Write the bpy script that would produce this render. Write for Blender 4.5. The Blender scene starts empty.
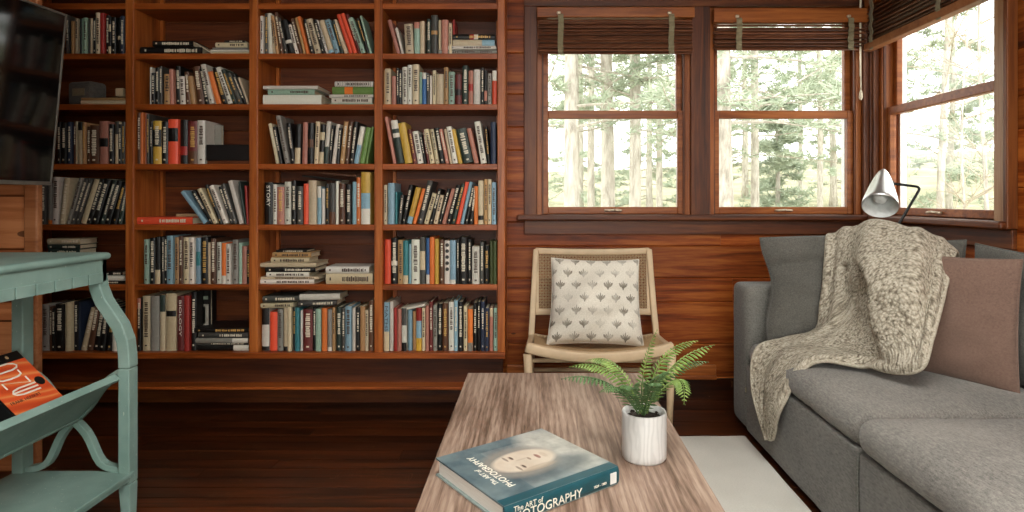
import bpy, bmesh, math, random
from math import sin, cos, pi, radians, sqrt, atan2
from mathutils import Vector, Matrix, noise

S = bpy.context.scene
COL = S.collection

# ---------------------------------------------------------------- camera, world, lights, exposure
F = 620.0            # focal length in pixels of the 1024 wide frame
CZ = 1.126           # eye height
cam_data = bpy.data.cameras.new('camera')
cam_data.sensor_fit = 'HORIZONTAL'
cam_data.sensor_width = 36.0
cam_data.lens = 36.0 * F / 1024.0
cam_data.shift_x = -23.0 / 1024.0
cam_data.shift_y = -58.0 / 1024.0
cam_data.clip_start = 0.05
camera = bpy.data.objects.new('camera', cam_data)
camera.location = (0, 0, CZ)
camera.rotation_euler = (pi / 2, 0, 0)
COL.objects.link(camera)
S.camera = camera

S.view_settings.view_transform = 'Standard'
S.view_settings.look = 'None'
S.view_settings.gamma = 1.0
S.view_settings.use_curve_mapping = False
S.view_settings.exposure = 0.0
S.cycles.use_denoising = True
S.cycles.max_bounces = 8
S.cycles.transparent_max_bounces = 16
S.cycles.sample_clamp_indirect = 6.0
S.cycles.caustics_reflective = False
S.cycles.caustics_refractive = False

world = bpy.data.worlds.new('overcast_sky')
S.world = world
world.use_nodes = True
wn = world.node_tree.nodes
bg = wn['Background']
bg.inputs[0].default_value = (1.0, 1.0, 0.97, 1)
bg.inputs[1].default_value = 4.3

def area_light(name, loc, rot, sx, sy, power, color=(1, 1, 1), portal=False):
    l = bpy.data.lights.new(name, 'AREA')
    l.shape = 'RECTANGLE'
    l.size, l.size_y = sx, sy
    l.energy = power
    l.color = color
    if portal:
        l.cycles.is_portal = True
    o = bpy.data.objects.new(name, l)
    o.location = loc
    o.rotation_euler = rot
    COL.objects.link(o)
    return o

# fill light added at an unseen rear window and an unseen skylight, and sky portals at the windows in view
area_light('added_rear_fill', (0.35, -1.62, 1.45), (pi / 2, 0, 0), 2.8, 1.6, 50, (1.0, 0.99, 0.92))
area_light('added_skylight_fill', (0.45, 0.75, 2.66), (0, 0, 0), 1.5, 1.1, 58, (1.0, 1.0, 0.95))
area_light('daylight_portal_left', (0.44, 3.66, 1.6), (-pi / 2, 0, 0), 0.9, 1.2, 1, portal=True)
area_light('daylight_portal_middle', (1.41, 3.66, 1.6), (-pi / 2, 0, 0), 0.9, 1.2, 1, portal=True)
area_light('daylight_portal_right', (2.09, 2.95, 1.6), (0, pi / 2, 0), 1.2, 0.9, 1, portal=True)

# ---------------------------------------------------------------- helpers
def lin(h):
    h = h.lstrip('#')
    out = []
    for i in (0, 2, 4):
        c = int(h[i:i + 2], 16) / 255.0
        out.append(c / 12.92 if c <= 0.04045 else ((c + 0.055) / 1.055) ** 2.4)
    return (out[0], out[1], out[2], 1.0)

def at(px, py, d):
    """world point seen at photograph pixel (px, py) at distance d along the view axis"""
    return Vector(((px - 535.0) * d / F, d, CZ - (py - 198.0) * d / F))

class MB:
    """collects geometry for ONE mesh object"""
    def __init__(s):
        s.v = []; s.f = []; s.c = []
    def quad_list(s, vs, fs, col=None):
        b = len(s.v)
        s.v += [tuple(p) for p in vs]
        for f in fs:
            s.f.append([b + i for i in f]); s.c.append(col)
    def box(s, x0, x1, y0, y1, z0, z1, col=None, M=None):
        vs = [Vector((x, y, z)) for x in (x0, x1) for y in (y0, y1) for z in (z0, z1)]
        if M is not None: vs = [M @ p for p in vs]
        s.quad_list(vs, [(0, 1, 3, 2), (4, 6, 7, 5), (0, 4, 5, 1), (2, 3, 7, 6), (0, 2, 6, 4), (1, 5, 7, 3)], col)
    def prism(s, pts, p0, p1, col=None, M=None):
        """polygon pts given as 3-D points, extruded by vector p1"""
        n = len(pts)
        a = [Vector(p) + Vector(p0) for p in pts]; b = [p + Vector(p1) for p in a]
        vs = a + b
        if M is not None: vs = [M @ p for p in vs]
        fs = [list(range(n))[::-1], [n + i for i in range(n)]]
        fs += [(i, (i + 1) % n, n + (i + 1) % n, n + i) for i in range(n)]
        s.quad_list(vs, fs, col)
    def tube(s, pts, r, n=8, col=None, flat=1.0, cap=True):
        pts = [Vector(p) for p in pts]
        if not hasattr(r, '__len__'): r = [r] * len(pts)
        up = Vector((0, 0, 1)); vs = []
        t0 = (pts[1] - pts[0]).normalized()
        if abs(t0.dot(up)) > 0.95: up = Vector((0, 1, 0))
        u = t0.cross(up).normalized()
        for i, p in enumerate(pts):
            t = (pts[min(i + 1, len(pts) - 1)] - pts[max(i - 1, 0)]).normalized()
            u = (u - t * u.dot(t)).normalized(); w = t.cross(u)
            for k in range(n):
                a = 2 * pi * k / n
                vs.append(p + u * (cos(a) * r[i]) + w * (sin(a) * r[i] * flat))
        fs = []
        for i in range(len(pts) - 1):
            for k in range(n):
                fs.append((i * n + k, i * n + (k + 1) % n, (i + 1) * n + (k + 1) % n, (i + 1) * n + k))
        if cap:
            fs.append(list(range(n))[::-1]); fs.append([(len(pts) - 1) * n + k for k in range(n)])
        s.quad_list(vs, fs, col)
    def lathe(s, prof, n=32, M=None, col=None):
        vs = []; fs = []
        for (r, z) in prof:
            for k in range(n):
                a = 2 * pi * k / n
                vs.append(Vector((r * cos(a), r * sin(a), z)))
        if M is not None: vs = [M @ p for p in vs]
        for i in range(len(prof) - 1):
            for k in range(n):
                fs.append((i * n + k, i * n + (k + 1) % n, (i + 1) * n + (k + 1) % n, (i + 1) * n + k))
        fs.append(list(range(n))[::-1]); fs.append([(len(prof) - 1) * n + k for k in range(n)])
        s.quad_list(vs, fs, col)
    def strip(s, pts, w, t, side, col=None):
        """bent board: path pts, width w along vector side, thickness t in the plane of the path"""
        pts = [Vector(p) for p in pts]; side = Vector(side).normalized(); vs = []
        for i, p in enumerate(pts):
            tg = (pts[min(i + 1, len(pts) - 1)] - pts[max(i - 1, 0)]).normalized()
            nn = tg.cross(side).normalized()
            for a, b in ((-1, -1), (1, -1), (1, 1), (-1, 1)):
                vs.append(p + side * (a * w / 2) + nn * (b * t / 2))
        fs = [(0, 1, 2, 3)]
        m = len(pts)
        for i in range(m - 1):
            for k in range(4):
                fs.append((i * 4 + (k + 1) % 4, i * 4 + k, (i + 1) * 4 + k, (i + 1) * 4 + (k + 1) % 4))
        fs.append([(m - 1) * 4 + k for k in (3, 2, 1, 0)])
        s.quad_list(vs, fs, col)
    def rbox(s, cx, cy, cz, hx, hy, hz, r, m=6, crown=0.0, col=None, M=None, fn=None):
        """rounded box, optionally crowned on top"""
        h = (hx, hy, hz); r = min(r, hx * .98, hy * .98, hz * .98)
        def params(hh):
            inner = hh - r
            out = []
            for k in range(4): out.append(-hh + r * (1 - cos(k / 4 * pi / 2)) if k else -hh)
            for k in range(m + 1): out.append(-inner + 2 * inner * k / m)
            for k in range(3, -1, -1): out.append(-out[k])
            return out
        P = [params(v) for v in h]
        idx = {}; vs = []; fs = []
        def vert(p):
            key = (round(p[0], 5), round(p[1], 5), round(p[2], 5))
            if key in idx: return idx[key]
            inn = [max(-(h[i] - r), min(h[i] - r, p[i])) for i in range(3)]
            d = Vector((p[0] - inn[0], p[1] - inn[1], p[2] - inn[2]))
            q = Vector(inn) + (d.normalized() * r if d.length > 1e-9 else d)
            if crown:
                u = q.x / hx; w = q.y / hy
                k = max(0, (1 - u ** 4)) * max(0, (1 - w ** 4))
                q.z += crown * k * (0.5 + 0.5 * q.z / hz)
            q = q + Vector((cx, cy, cz))
            if fn: q = fn(q)
            if M is not None: q = M @ q
            idx[key] = len(vs); vs.append(q); return idx[key]
        for ax in range(3):
            a, b = (ax + 1) % 3, (ax + 2) % 3
            for sg in (-1, 1):
                for i in range(len(P[a]) - 1):
                    for j in range(len(P[b]) - 1):
                        q = []
                        for (ii, jj) in ((i, j), (i + 1, j), (i + 1, j + 1), (i, j + 1)):
                            p = [0, 0, 0]; p[ax] = sg * h[ax]; p[a] = P[a][ii]; p[b] = P[b][jj]
                            q.append(vert(p))
                        if sg < 0: q.reverse()
                        if len(set(q)) >= 3: fs.append(q)
        s.quad_list(vs, fs, col)
    def build(s, name, mat, parent=None, smooth=False, bevel=0, origin=None, uv=None, sub=0):
        o_ = Vector(origin) if origin is not None else (Vector(parent.get('_o', (0, 0, 0))) if parent is not None else Vector((0, 0, 0)))
        me = bpy.data.meshes.new(name)
        me.from_pydata([(p[0] - o_.x, p[1] - o_.y, p[2] - o_.z) for p in s.v], [], s.f)
        if any(c is not None for c in s.c):
            at_ = me.color_attributes.new('col', 'FLOAT_COLOR', 'CORNER')
            data = []
            for poly, c in zip(s.f, s.c):
                c = c if c is not None else (1, 1, 1, 1)
                data += list(c) * len(poly)
            at_.data.foreach_set('color', data)
        if uv is not None:
            l = me.uv_layers.new(name='UVMap')
            k = 0
            flat = []
            for poly in s.f:
                for vi in poly: flat += list(uv[vi])
            l.data.foreach_set('uv', flat)
        if smooth: me.polygons.foreach_set('use_smooth', [True] * len(me.polygons))
        me.validate()
        me.materials.append(mat)
        o = bpy.data.objects.new(name, me)
        COL.objects.link(o)
        if parent is not None:
            o.parent = parent
        else:
            o.location = o_
        if bevel:
            m = o.modifiers.new('bevel', 'BEVEL'); m.width = bevel; m.segments = 2; m.limit_method = 'ANGLE'; m.angle_limit = radians(40)
        if sub:
            m = o.modifiers.new('sub', 'SUBSURF'); m.levels = m.render_levels = sub
        o['_o'] = tuple(o_)
        return o

def tag(o, label, cat, group=None):
    o['label'] = label; o['category'] = cat
    if group: o['group'] = group
    return o
def thing(name, label, cat, loc, group=None, rot=None):
    o = bpy.data.objects.new(name, None); COL.objects.link(o)
    o.location = loc; o['_o'] = tuple(loc); o.empty_display_size = 0.05
    if rot is not None: o.rotation_euler = rot
    return tag(o, label, cat, group)
def struct(o):
    o['kind'] = 'structure'; return o

def text_mesh(body, size, name, mat, parent, M, extrude=0.0006, align='LEFT'):
    """lettering as a mesh; M places the text plane (x reading, y up) in the parent's coordinates"""
    cu = bpy.data.curves.new('lettering', 'FONT'); cu.body = body; cu.size = size; cu.extrude = extrude
    cu.align_x = align; cu.resolution_u = 3
    ob = bpy.data.objects.new('lettering_tmp', cu); COL.objects.link(ob)
    dg = bpy.context.evaluated_depsgraph_get()
    me = bpy.data.meshes.new_from_object(ob.evaluated_get(dg))
    bpy.data.objects.remove(ob); bpy.data.curves.remove(cu)
    me.transform(M); me.materials.clear(); me.materials.append(mat); me.name = name
    o = bpy.data.objects.new(name, me); COL.objects.link(o); o.parent = parent
    return o

# ---------------------------------------------------------------- materials
class NT:
    def __init__(s, name):
        s.m = bpy.data.materials.new(name); s.m.use_nodes = True
        s.t = s.m.node_tree; s.n = s.t.nodes; s.b = s.n['Principled BSDF']; s.out = s.n['Material Output']
    def new(s, ty, **kw):
        n = s.n.new(ty)
        for k, v in kw.items(): setattr(n, k, v)
        return n
    def put(s, sock, v):
        if isinstance(v, bpy.types.NodeSocket): s.t.links.new(v, sock)
        elif v is not None: sock.default_value = v
    def math(s, op, a, b=None, c=None, clamp=False):
        n = s.new('ShaderNodeMath', operation=op, use_clamp=clamp)
        s.put(n.inputs[0], a); s.put(n.inputs[1], b)
        if c is not None: s.put(n.inputs[2], c)
        return n.outputs[0]
    def vmath(s, op, a, b=None):
        n = s.new('ShaderNodeVectorMath', operation=op); s.put(n.inputs[0], a); s.put(n.inputs[1], b); return n.outputs[0]
    def mix(s, fac, a, b, mode='MIX'):
        n = s.new('ShaderNodeMix', data_type='RGBA', blend_type=mode)
        s.put(n.inputs[0], fac); s.put(n.inputs[6], a); s.put(n.inputs[7], b); return n.outputs[2]
    def coord(s, kind='Object'): return s.new('ShaderNodeTexCoord').outputs[kind]
    def mapping(s, vec, scale=(1, 1, 1), loc=(0, 0, 0), rot=(0, 0, 0)):
        n = s.new('ShaderNodeMapping'); s.put(n.inputs[0], vec); n.inputs[1].default_value = loc; n.inputs[2].default_value = rot; n.inputs[3].default_value = scale; return n.outputs[0]
    def noise(s, vec, scale=5, detail=4, rough=0.55, dist=0.0):
        n = s.new('ShaderNodeTexNoise'); s.put(n.inputs['Vector'], vec); n.inputs['Scale'].default_value = scale
        n.inputs['Detail'].default_value = detail; n.inputs['Roughness'].default_value = rough; n.inputs['Distortion'].default_value = dist; return n.outputs[0]
    def vor(s, vec, scale=5, feature='F1'):
        n = s.new('ShaderNodeTexVoronoi', feature=feature); s.put(n.inputs['Vector'], vec); n.inputs['Scale'].default_value = scale; return n.outputs['Distance']
    def ramp(s, fac, stops):
        n = s.new('ShaderNodeValToRGB'); s.put(n.inputs[0], fac); e = n.color_ramp.elements
        while len(e) < len(stops): e.new(0.5)
        for i, (p, c) in enumerate(stops):
            e[i].position = p; e[i].color = lin(c) if isinstance(c, str) else c
        return n.outputs[0]
    def attr(s, name='col'):
        n = s.new('ShaderNodeAttribute'); n.attribute_name = name; return n
    def bump(s, h, strength=0.3, dist=0.01):
        n = s.new('ShaderNodeBump'); n.inputs['Strength'].default_value = strength; n.inputs['Distance'].default_value = dist
        s.put(n.inputs['Height'], h); s.put(s.b.inputs['Normal'], n.outputs[0])
    def done(s, color=None, rough=None, metal=None, spec=None):
        if color is not None: s.put(s.b.inputs['Base Color'], color)
        if rough is not None: s.put(s.b.inputs['Roughness'], rough)
        if metal is not None: s.put(s.b.inputs['Metallic'], metal)
        if spec is not None: s.put(s.b.inputs['Specular IOR Level'], spec)
        return s.m

def m_wood(name, dark, mid, light, axis=0, rough=0.45, spec=0.35, knots=True, fine=1.0, tone=True, bump=0.15):
    """grain along axis; a per-board 'col' attribute (random grey) shifts pattern and tone"""
    t = NT(name); co = t.coord()
    if tone:
        a = t.attr('col'); off = t.vmath('SCALE', a.outputs['Color']); off.node.inputs['Scale'].default_value = 37.0
        co = t.vmath('ADD', co, off)
    sc = [1.0, 1.0, 1.0]; sc[axis] = 0.06
    v = t.mapping(co, tuple(sc))
    warp = t.noise(t.mapping(co, tuple(0.5 if i == axis else 3.0 for i in range(3))), 1.0, 2)
    g1 = t.noise(v, 26 * fine, 5, 0.6, 0.6)
    g2 = t.noise(v, 120 * fine, 3, 0.7)
    f = t.math('ADD', t.math('MULTIPLY', g1, 0.62), t.math('MULTIPLY', g2, 0.22))
    f = t.math('ADD', f, t.math('MULTIPLY', warp, 0.22))
    c = t.ramp(f, [(0.38, dark), (0.51, mid), (0.64, light)])
    if knots:
        kv = t.mapping(co, tuple(0.9 if i == axis else 2.2 for i in range(3)))
        k = t.vor(kv, 1.6)
        kf = t.math('LESS_THAN', k, 0.045)
        c = t.mix(t.math('MULTIPLY', kf, 0.75), c, lin('#2a1208'))
    if tone:
        br = t.math('ADD', t.math('MULTIPLY', a.outputs['Fac'], 0.55), 0.72)
        hsv = t.new('ShaderNodeHueSaturation'); t.put(hsv.inputs['Value'], br); t.put(hsv.inputs['Color'], c); c = hsv.outputs[0]
    t.bump(g2, bump, 0.002)
    return t.done(c, rough, 0, spec)

def m_plain(name, col, rough=0.5, metal=0.0, var=0.12, scale=30, spec=0.5):
    t = NT(name); n = t.noise(t.coord(), scale, 3)
    c = lin(col); d = tuple(v * (1 - var) for v in c[:3]) + (1,); e = tuple(min(1, v * (1 + var)) for v in c[:3]) + (1,)
    return t.done(t.ramp(n, [(0.3, d), (0.7, e)]), rough, metal, spec)

def m_fabric(name, dark, light, scale=260, bump=0.35, rough=0.95, big=0.25):
    t = NT(name); co = t.coord()
    n1 = t.noise(t.mapping(co, (1, 1, 2.2)), scale, 3, 0.7); n2 = t.noise(co, 3.2, 3)
    n3 = t.noise(t.mapping(co, (1.0, 0.25, 1.0)), scale * 0.8, 2, 0.6)
    f = t.math('ADD', t.math('MULTIPLY', t.math('ADD', n1, n3), 0.5 * (1 - big)), t.math('MULTIPLY', n2, big))
    t.bump(n1, bump, 0.002)
    m = t.done(t.ramp(f, [(0.36, dark), (0.64, light)]), rough, 0, 0.2)
    t.b.inputs['Sheen Weight'].default_value = 0.15
    return m

M = {}
M['wall'] = m_wood('varnished_pine_boards', '#3f1906', '#7c3810', '#a05a24', 0, 0.42, 0.2)
M['wall_y'] = m_wood('varnished_pine_boards_side', '#3f1906', '#7c3810', '#a05a24', 1, 0.42, 0.2)
M['pier'] = m_wood('light_pine_boards', '#8a5230', '#a86a40', '#ba7d52', 0, 0.45)
M['trim_x'] = m_wood('dark_trim_wood', '#2f1507', '#55290f', '#703d18', 0, 0.45, tone=False, knots=False)
M['trim_z'] = m_wood('dark_trim_wood_upright', '#2f1507', '#55290f', '#703d18', 2, 0.45, tone=False, knots=False)
M['trim_y'] = m_wood('dark_trim_wood_side', '#2f1507', '#55290f', '#703d18', 1, 0.45, tone=False, knots=False)
M['sash_x'] = m_wood('window_sash_wood', '#602d0e', '#88481a', '#a05e2c', 0, 0.4, tone=False, knots=False)
M['sash_z'] = m_wood('window_sash_wood_upright', '#602d0e', '#88481a', '#a05e2c', 2, 0.4, tone=False, knots=False)
M['sash_y'] = m_wood('window_sash_wood_side', '#602d0e', '#88481a', '#a05e2c', 1, 0.4, tone=False, knots=False)
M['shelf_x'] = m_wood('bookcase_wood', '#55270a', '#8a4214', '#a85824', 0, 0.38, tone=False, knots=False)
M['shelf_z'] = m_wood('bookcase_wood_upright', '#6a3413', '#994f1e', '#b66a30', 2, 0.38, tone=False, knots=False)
M['shelf_shaded'] = m_wood('shaded_bookcase_boards', '#341506', '#57280e', '#6f3a19', 0, 0.5)  # back boards darkened, putting the compartments' shade into their colour
M['floor'] = m_wood('worn_dark_floor_boards', '#150903', '#331708', '#52260e', 0, 0.32, 0.4, knots=False)
t = M['floor'].node_tree; nt = NT.__new__(NT); nt.m = M['floor']; nt.t = t; nt.n = t.nodes; nt.b = t.nodes['Principled BSDF']
src = nt.b.inputs['Base Color'].links[0].from_socket; co = nt.coord()
n1 = nt.noise(nt.mapping(co, (6, 1.1, 1), (0, 0, 0), (0, 0, .5)), 3, 2); n2 = nt.noise(nt.mapping(co, (1.0, 7, 1), (3, 0, 0), (0, 0, .15)), 3, 2); mk = nt.noise(co, 4.5, 2)
sc = nt.math('MAXIMUM', nt.math('LESS_THAN', nt.math('ABSOLUTE', nt.math('SUBTRACT', n1, .5)), .0022), nt.math('LESS_THAN', nt.math('ABSOLUTE', nt.math('SUBTRACT', n2, .5)), .0022))
sc = nt.math('MULTIPLY', sc, nt.math('GREATER_THAN', mk, .60))
nt.put(nt.b.inputs['Base Color'], nt.mix(nt.math('MULTIPLY', sc, .35), src, lin('#8c6a4c')))
M['weathered_lit'] = m_wood('weathered_casing_lit', '#5f4128', '#8a6242', '#a07c5c', 2, 0.45, tone=False, knots=False)  # weathered tan, lightened for window light glancing off the casing
M['ceiling'] = m_wood('ceiling_boards', '#4a2412', '#6b3a1a', '#7d4a26', 1, 0.5)
t = NT('greyish_walnut_top'); co = t.coord(); a = t.attr('col'); off = t.vmath('SCALE', a.outputs['Color']); off.node.inputs['Scale'].default_value = 41.0
co = t.vmath('ADD', co, off)
wv = t.new('ShaderNodeTexWave', wave_type='BANDS', bands_direction='X'); t.put(wv.inputs['Vector'], t.mapping(co, (1, .10, 1)))
wv.inputs['Scale'].default_value = 15; wv.inputs['Distortion'].default_value = 7; wv.inputs['Detail'].default_value = 3; wv.inputs['Detail Scale'].default_value = 1.3; wv.inputs['Detail Roughness'].default_value = .6
g = t.noise(t.mapping(co, (1, .05, 1)), 150, 3, .7); g2 = t.noise(t.mapping(co, (1, .12, 1)), 14, 4, .6)
f = t.math('ADD', t.math('ADD', t.math('MULTIPLY', wv.outputs['Fac'], .085), t.math('MULTIPLY', g, .42)), t.math('MULTIPLY', g2, .56))
c = t.ramp(f, [(.40, '#6a5445'), (.53, '#967c6b'), (.66, '#b79f8c')])
kn = t.math('LESS_THAN', t.vor(t.mapping(co, (2.2, .9, 1)), 1.5), .035); c = t.mix(t.math('MULTIPLY', kn, .7), c, lin('#43302a'))
hs = t.new('ShaderNodeHueSaturation'); t.put(hs.inputs['Value'], t.math('ADD', t.math('MULTIPLY', a.outputs['Fac'], .45), .78)); t.put(hs.inputs['Color'], c)
t.bump(g, .12, .002); M['table'] = t.done(hs.outputs[0], .45, 0, .3)
M['rattan_wood'] = m_plain('pale_ash_wood', '#c8ae8c', 0.5, 0, 0.1, 14)
M['cane'] = m_plain('woven_cane', '#b0916b', 0.6, 0, 0.15, 90)
M['sofa'] = m_fabric('grey_heathered_fabric_shaded', '#464440', '#817e77')  # base, arm and back copy of the fabric, darkened to carry shade
M['sofa_cushion'] = m_fabric('grey_heathered_fabric_lit', '#565350', '#969189')  # same sofa fabric, lighter to carry the light on the seat tops
M['dark_pillow'] = m_fabric('charcoal_woven_fabric', '#403e3a', '#6d6a63')
M['pink_pillow'] = m_fabric('dusty_rose_velvet', '#665046', '#7f6558', 180, 0.12, 0.85)
M['black'] = m_plain('black_paint', '#0b0b0b', 0.4)
M['black_metal'] = m_plain('black_metal', '#121212', 0.35, 0.6)
M['tv_shell'] = m_plain('black_plastic', '#0d0d0d', 0.35)
M['bezel'] = m_plain('brushed_dark_metal', '#6f6c66', 0.35, 0.8)
M['silver'] = m_plain('brushed_aluminium', '#d9dad9', 0.32, 0.9, 0.04)
M['lamp_inside'] = m_plain('white_enamel', '#d6d8d6', 0.6)
M['brass'] = m_plain('pale_metal_pull', '#cbb9a0', 0.35, 0.7)
M['tape'] = m_fabric('beige_cotton_tape', '#6f664f', '#918769', 300)
M['cord'] = m_plain('cream_cord', '#d9ccb2', 0.8)
M['vinyl'] = m_plain('white_vinyl', '#dcdcda', 0.5)
M['soil'] = m_plain('dark_potting_soil', '#2a2019', 1.0, 0, 0.5, 120)
M['lettering_light'] = m_plain('cream_lettering', '#e8e2d2', 0.6, 0, 0.02)
M['lettering_dark'] = m_plain('dark_lettering', '#241a16', 0.6, 0, 0.02)
M['lettering_red'] = m_plain('orange_lettering', '#d2602c', 0.6, 0, 0.02)
M['white_cotton'] = m_plain('white_sticker', '#dfe0dc', 0.7, 0, 0.03)

t = NT('book_cover'); a = t.attr('col'); n = t.noise(t.coord(), 90, 3)
M['book'] = t.done(t.mix(0.12, a.outputs['Color'], t.ramp(n, [(0.3, '#202020'), (0.7, '#dddddd')]), 'OVERLAY'), 0.45, 0, 0.4)
t = NT('book_pages'); n = t.noise(t.mapping(t.coord(), (60, 4, 4)), 12, 2)
M['pages'] = t.done(t.ramp(n, [(0.3, '#b9ab8e'), (0.7, '#d8ccb2')]), 0.9, 0, 0.1)
t = NT('large_book_pages'); n = t.noise(t.mapping(t.coord(), (1, 1, 60)), 14, 2)
M['pages_white'] = t.done(t.ramp(n, [(0.3, '#dedad0'), (0.7, '#f0ede6')]), 0.9, 0, 0.1)

t = NT('teal_chalk_paint'); co = t.coord(); n = t.noise(co, 6, 4); n2 = t.noise(t.mapping(co, (8, 8, 2)), 22, 4)
c = t.ramp(n, [(0.3, '#6d8980'), (0.7, '#88a198')])
c = t.mix(t.math('GREATER_THAN', n2, 0.70), c, lin('#bfc9bd'))
M['teal'] = t.done(c, 0.45, 0, 0.4)

t = NT('cotton_rug'); co = t.coord(); n = t.noise(t.mapping(co, (1, 3, 1)), 160, 3); n2 = t.noise(co, 2.5, 3)
t.bump(n, 0.4, 0.004)
M['rug'] = t.done(t.ramp(t.math('ADD', t.math('MULTIPLY', n, .5), t.math('MULTIPLY', n2, .5)), [(0.3, '#bdb9af'), (0.7, '#dcd8cf')]), 1.0, 0, 0.1)

t = NT('ceramic_with_grey_grain'); co = t.coord()
w = t.new('ShaderNodeTexWave', wave_type='BANDS', bands_direction='X'); t.put(w.inputs['Vector'], t.mapping(co, (1, 1, 0.25)))
w.inputs['Scale'].default_value = 22; w.inputs['Distortion'].default_value = 9; w.inputs['Detail'].default_value = 3; w.inputs['Detail Scale'].default_value = 1.4
M['pot'] = t.done(t.ramp(w.outputs['Fac'], [(0.05, '#cfcecb'), (0.4, '#d9d8d5'), (0.9, '#dddcd9')]), 0.35, 0, 0.5)

t = NT('window_glass'); gl = t.new('ShaderNodeBsdfGlossy'); gl.inputs['Roughness'].default_value = 0.02
tr = t.new('ShaderNodeBsdfTransparent'); tr.inputs[0].default_value = (0.97, 0.98, 0.97, 1)
mx = t.new('ShaderNodeMixShader'); lw = t.new('ShaderNodeLayerWeight'); lw.inputs['Blend'].default_value = 0.12
dn = t.noise(t.coord(), 3, 2)
t.put(mx.inputs[0], t.math('MULTIPLY', lw.outputs['Fresnel'], t.math('ADD', 0.6, t.math('MULTIPLY', dn, 0.2)))); t.put(mx.inputs[1], tr.outputs[0]); t.put(mx.inputs[2], gl.outputs[0])
t.put(t.out.inputs[0], mx.outputs[0]); M['glass'] = t.m

t = NT('glossy_dark_screen'); n = t.noise(t.coord(), 3, 2)
M['screen'] = t.done(t.ramp(n, [(0.3, '#040404'), (0.7, '#070707')]), 0.06, 0, 0.45)

t = NT('bamboo_slats'); co = t.coord(); n = t.noise(t.mapping(co, (0.5, 6, 6)), 22, 4); a = t.attr('col')
c = t.ramp(n, [(0.3, '#4c2b1b'), (0.55, '#6d4129'), (0.75, '#8a5a3c')])
c = t.mix(1.0, c, a.outputs['Color'], 'MULTIPLY')
M['bamboo'] = t.done(c, 0.45, 0, 0.4)

t = NT('haze_paled_bark'); co = t.coord(); n = t.noise(t.mapping(co, (1, 1, 0.25)), 16, 5, 0.65)
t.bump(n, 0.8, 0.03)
M['bark'] = t.done(t.ramp(n, [(0.32, '#8d857a'), (0.52, '#b8b0a4'), (0.7, '#d0c9be')]), 0.95, 0, 0.1)  # bark colour paled to stand in for outdoor haze
t = NT('haze_paled_needles'); n = t.noise(t.coord(), 3, 3)
M['needles'] = t.done(t.ramp(n, [(0.3, '#9aa690'), (0.7, '#bfc6b0')]), 0.8, 0, 0.2)  # needle colour paled as well, imitating haze among the trees
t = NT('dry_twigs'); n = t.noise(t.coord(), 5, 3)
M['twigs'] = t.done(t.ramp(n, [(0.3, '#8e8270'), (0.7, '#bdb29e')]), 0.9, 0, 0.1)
t = NT('forest_floor'); n = t.noise(t.coord(), 0.9, 6); 
M['ground'] = t.done(t.ramp(n, [(0.3, '#7d7f66'), (0.5, '#9a957a'), (0.7, '#aaa88e')]), 1.0, 0, 0.1)
# ---------------------------------------------------------------- the room
rnd = random.Random(11)
DW = 3.45      # inner face of the wall with the bookcase and two windows
XR = 1.88      # inner face of the wall on the right
XL = -2.8
YF = -1.75     # wall behind the photographer
ZC = 2.62
def wx(px): return (px - 535) * DW / F
def wz(py): return CZ - (py - 198) * DW / F

ROWS = sorted([0.0, 0.13] + [wz(y) for y in (344, 302, 278, 246, 222, 191, 150, 127, 94, 53, 30, -10, -42)] + [ZC])

def boards(mb, axis, c0, c1, face, nrm, holes=(), rows=ROWS, joint=1.9, thick=0.02):
    """horizontal boards with chamfered edges over [c0,c1]; face = inner face coordinate, nrm = +1/-1 towards the room"""
    for z0, z1 in zip(rows[:-1], rows[1:]):
        cuts = []
        for (a, b, h0, h1) in holes:
            if h0 < z1 - 1e-4 and h1 > z0 + 1e-4: cuts.append((a, b, h0, h1))
        zs = sorted(set([z0, z1] + [h for c in cuts for h in c[2:] if z0 < h < z1]))
        j = c0 + rnd.uniform(0.4, joint)
        brk = []
        while j < c1 - 0.3: brk.append(j); j += rnd.uniform(1.2, joint + 1)
        tone = {}
        for k, (za, zb) in enumerate(zip(zs[:-1], zs[1:])):
            segs = [(c0, c1)]
            for (a, b, h0, h1) in cuts:
                if h0 < zb - 1e-4 and h1 > za + 1e-4:
                    ns = []
                    for (s0, s1) in segs:
                        if b <= s0 or a >= s1: ns.append((s0, s1)); continue
                        if a > s0: ns.append((s0, a))
                        if b < s1: ns.append((b, s1))
                    segs = ns
            for (s0, s1) in segs:
                pts = [s0] + [q for q in brk if s0 + .02 < q < s1 - .02] + [s1]
                for p0, p1 in zip(pts[:-1], pts[1:]):
                    g = tone.setdefault(round(p0 * 3), rnd.random())
                    ch = 0.005
                    lo = ch if za == z0 else 0; hi = ch if zb == z1 else 0
                    prof = [(0, za), (thick - ch, za), (thick, za + lo), (thick, zb - hi), (thick - ch, zb), (0, zb)]
                    pr = []
                    for (d, z) in prof:
                        q = face - nrm * (thick - d)
                        pr.append((p0, q, z) if axis == 0 else (q, p0, z))
                    ext = (p1 - p0 - 0.001, 0, 0) if axis == 0 else (0, p1 - p0 - 0.001, 0)
                    if (axis == 0 and nrm < 0) or (axis == 1 and nrm > 0): pr = pr[::-1]
                    mb.prism(pr, (0, 0, 0), ext, (g, g, g, 1))

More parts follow.
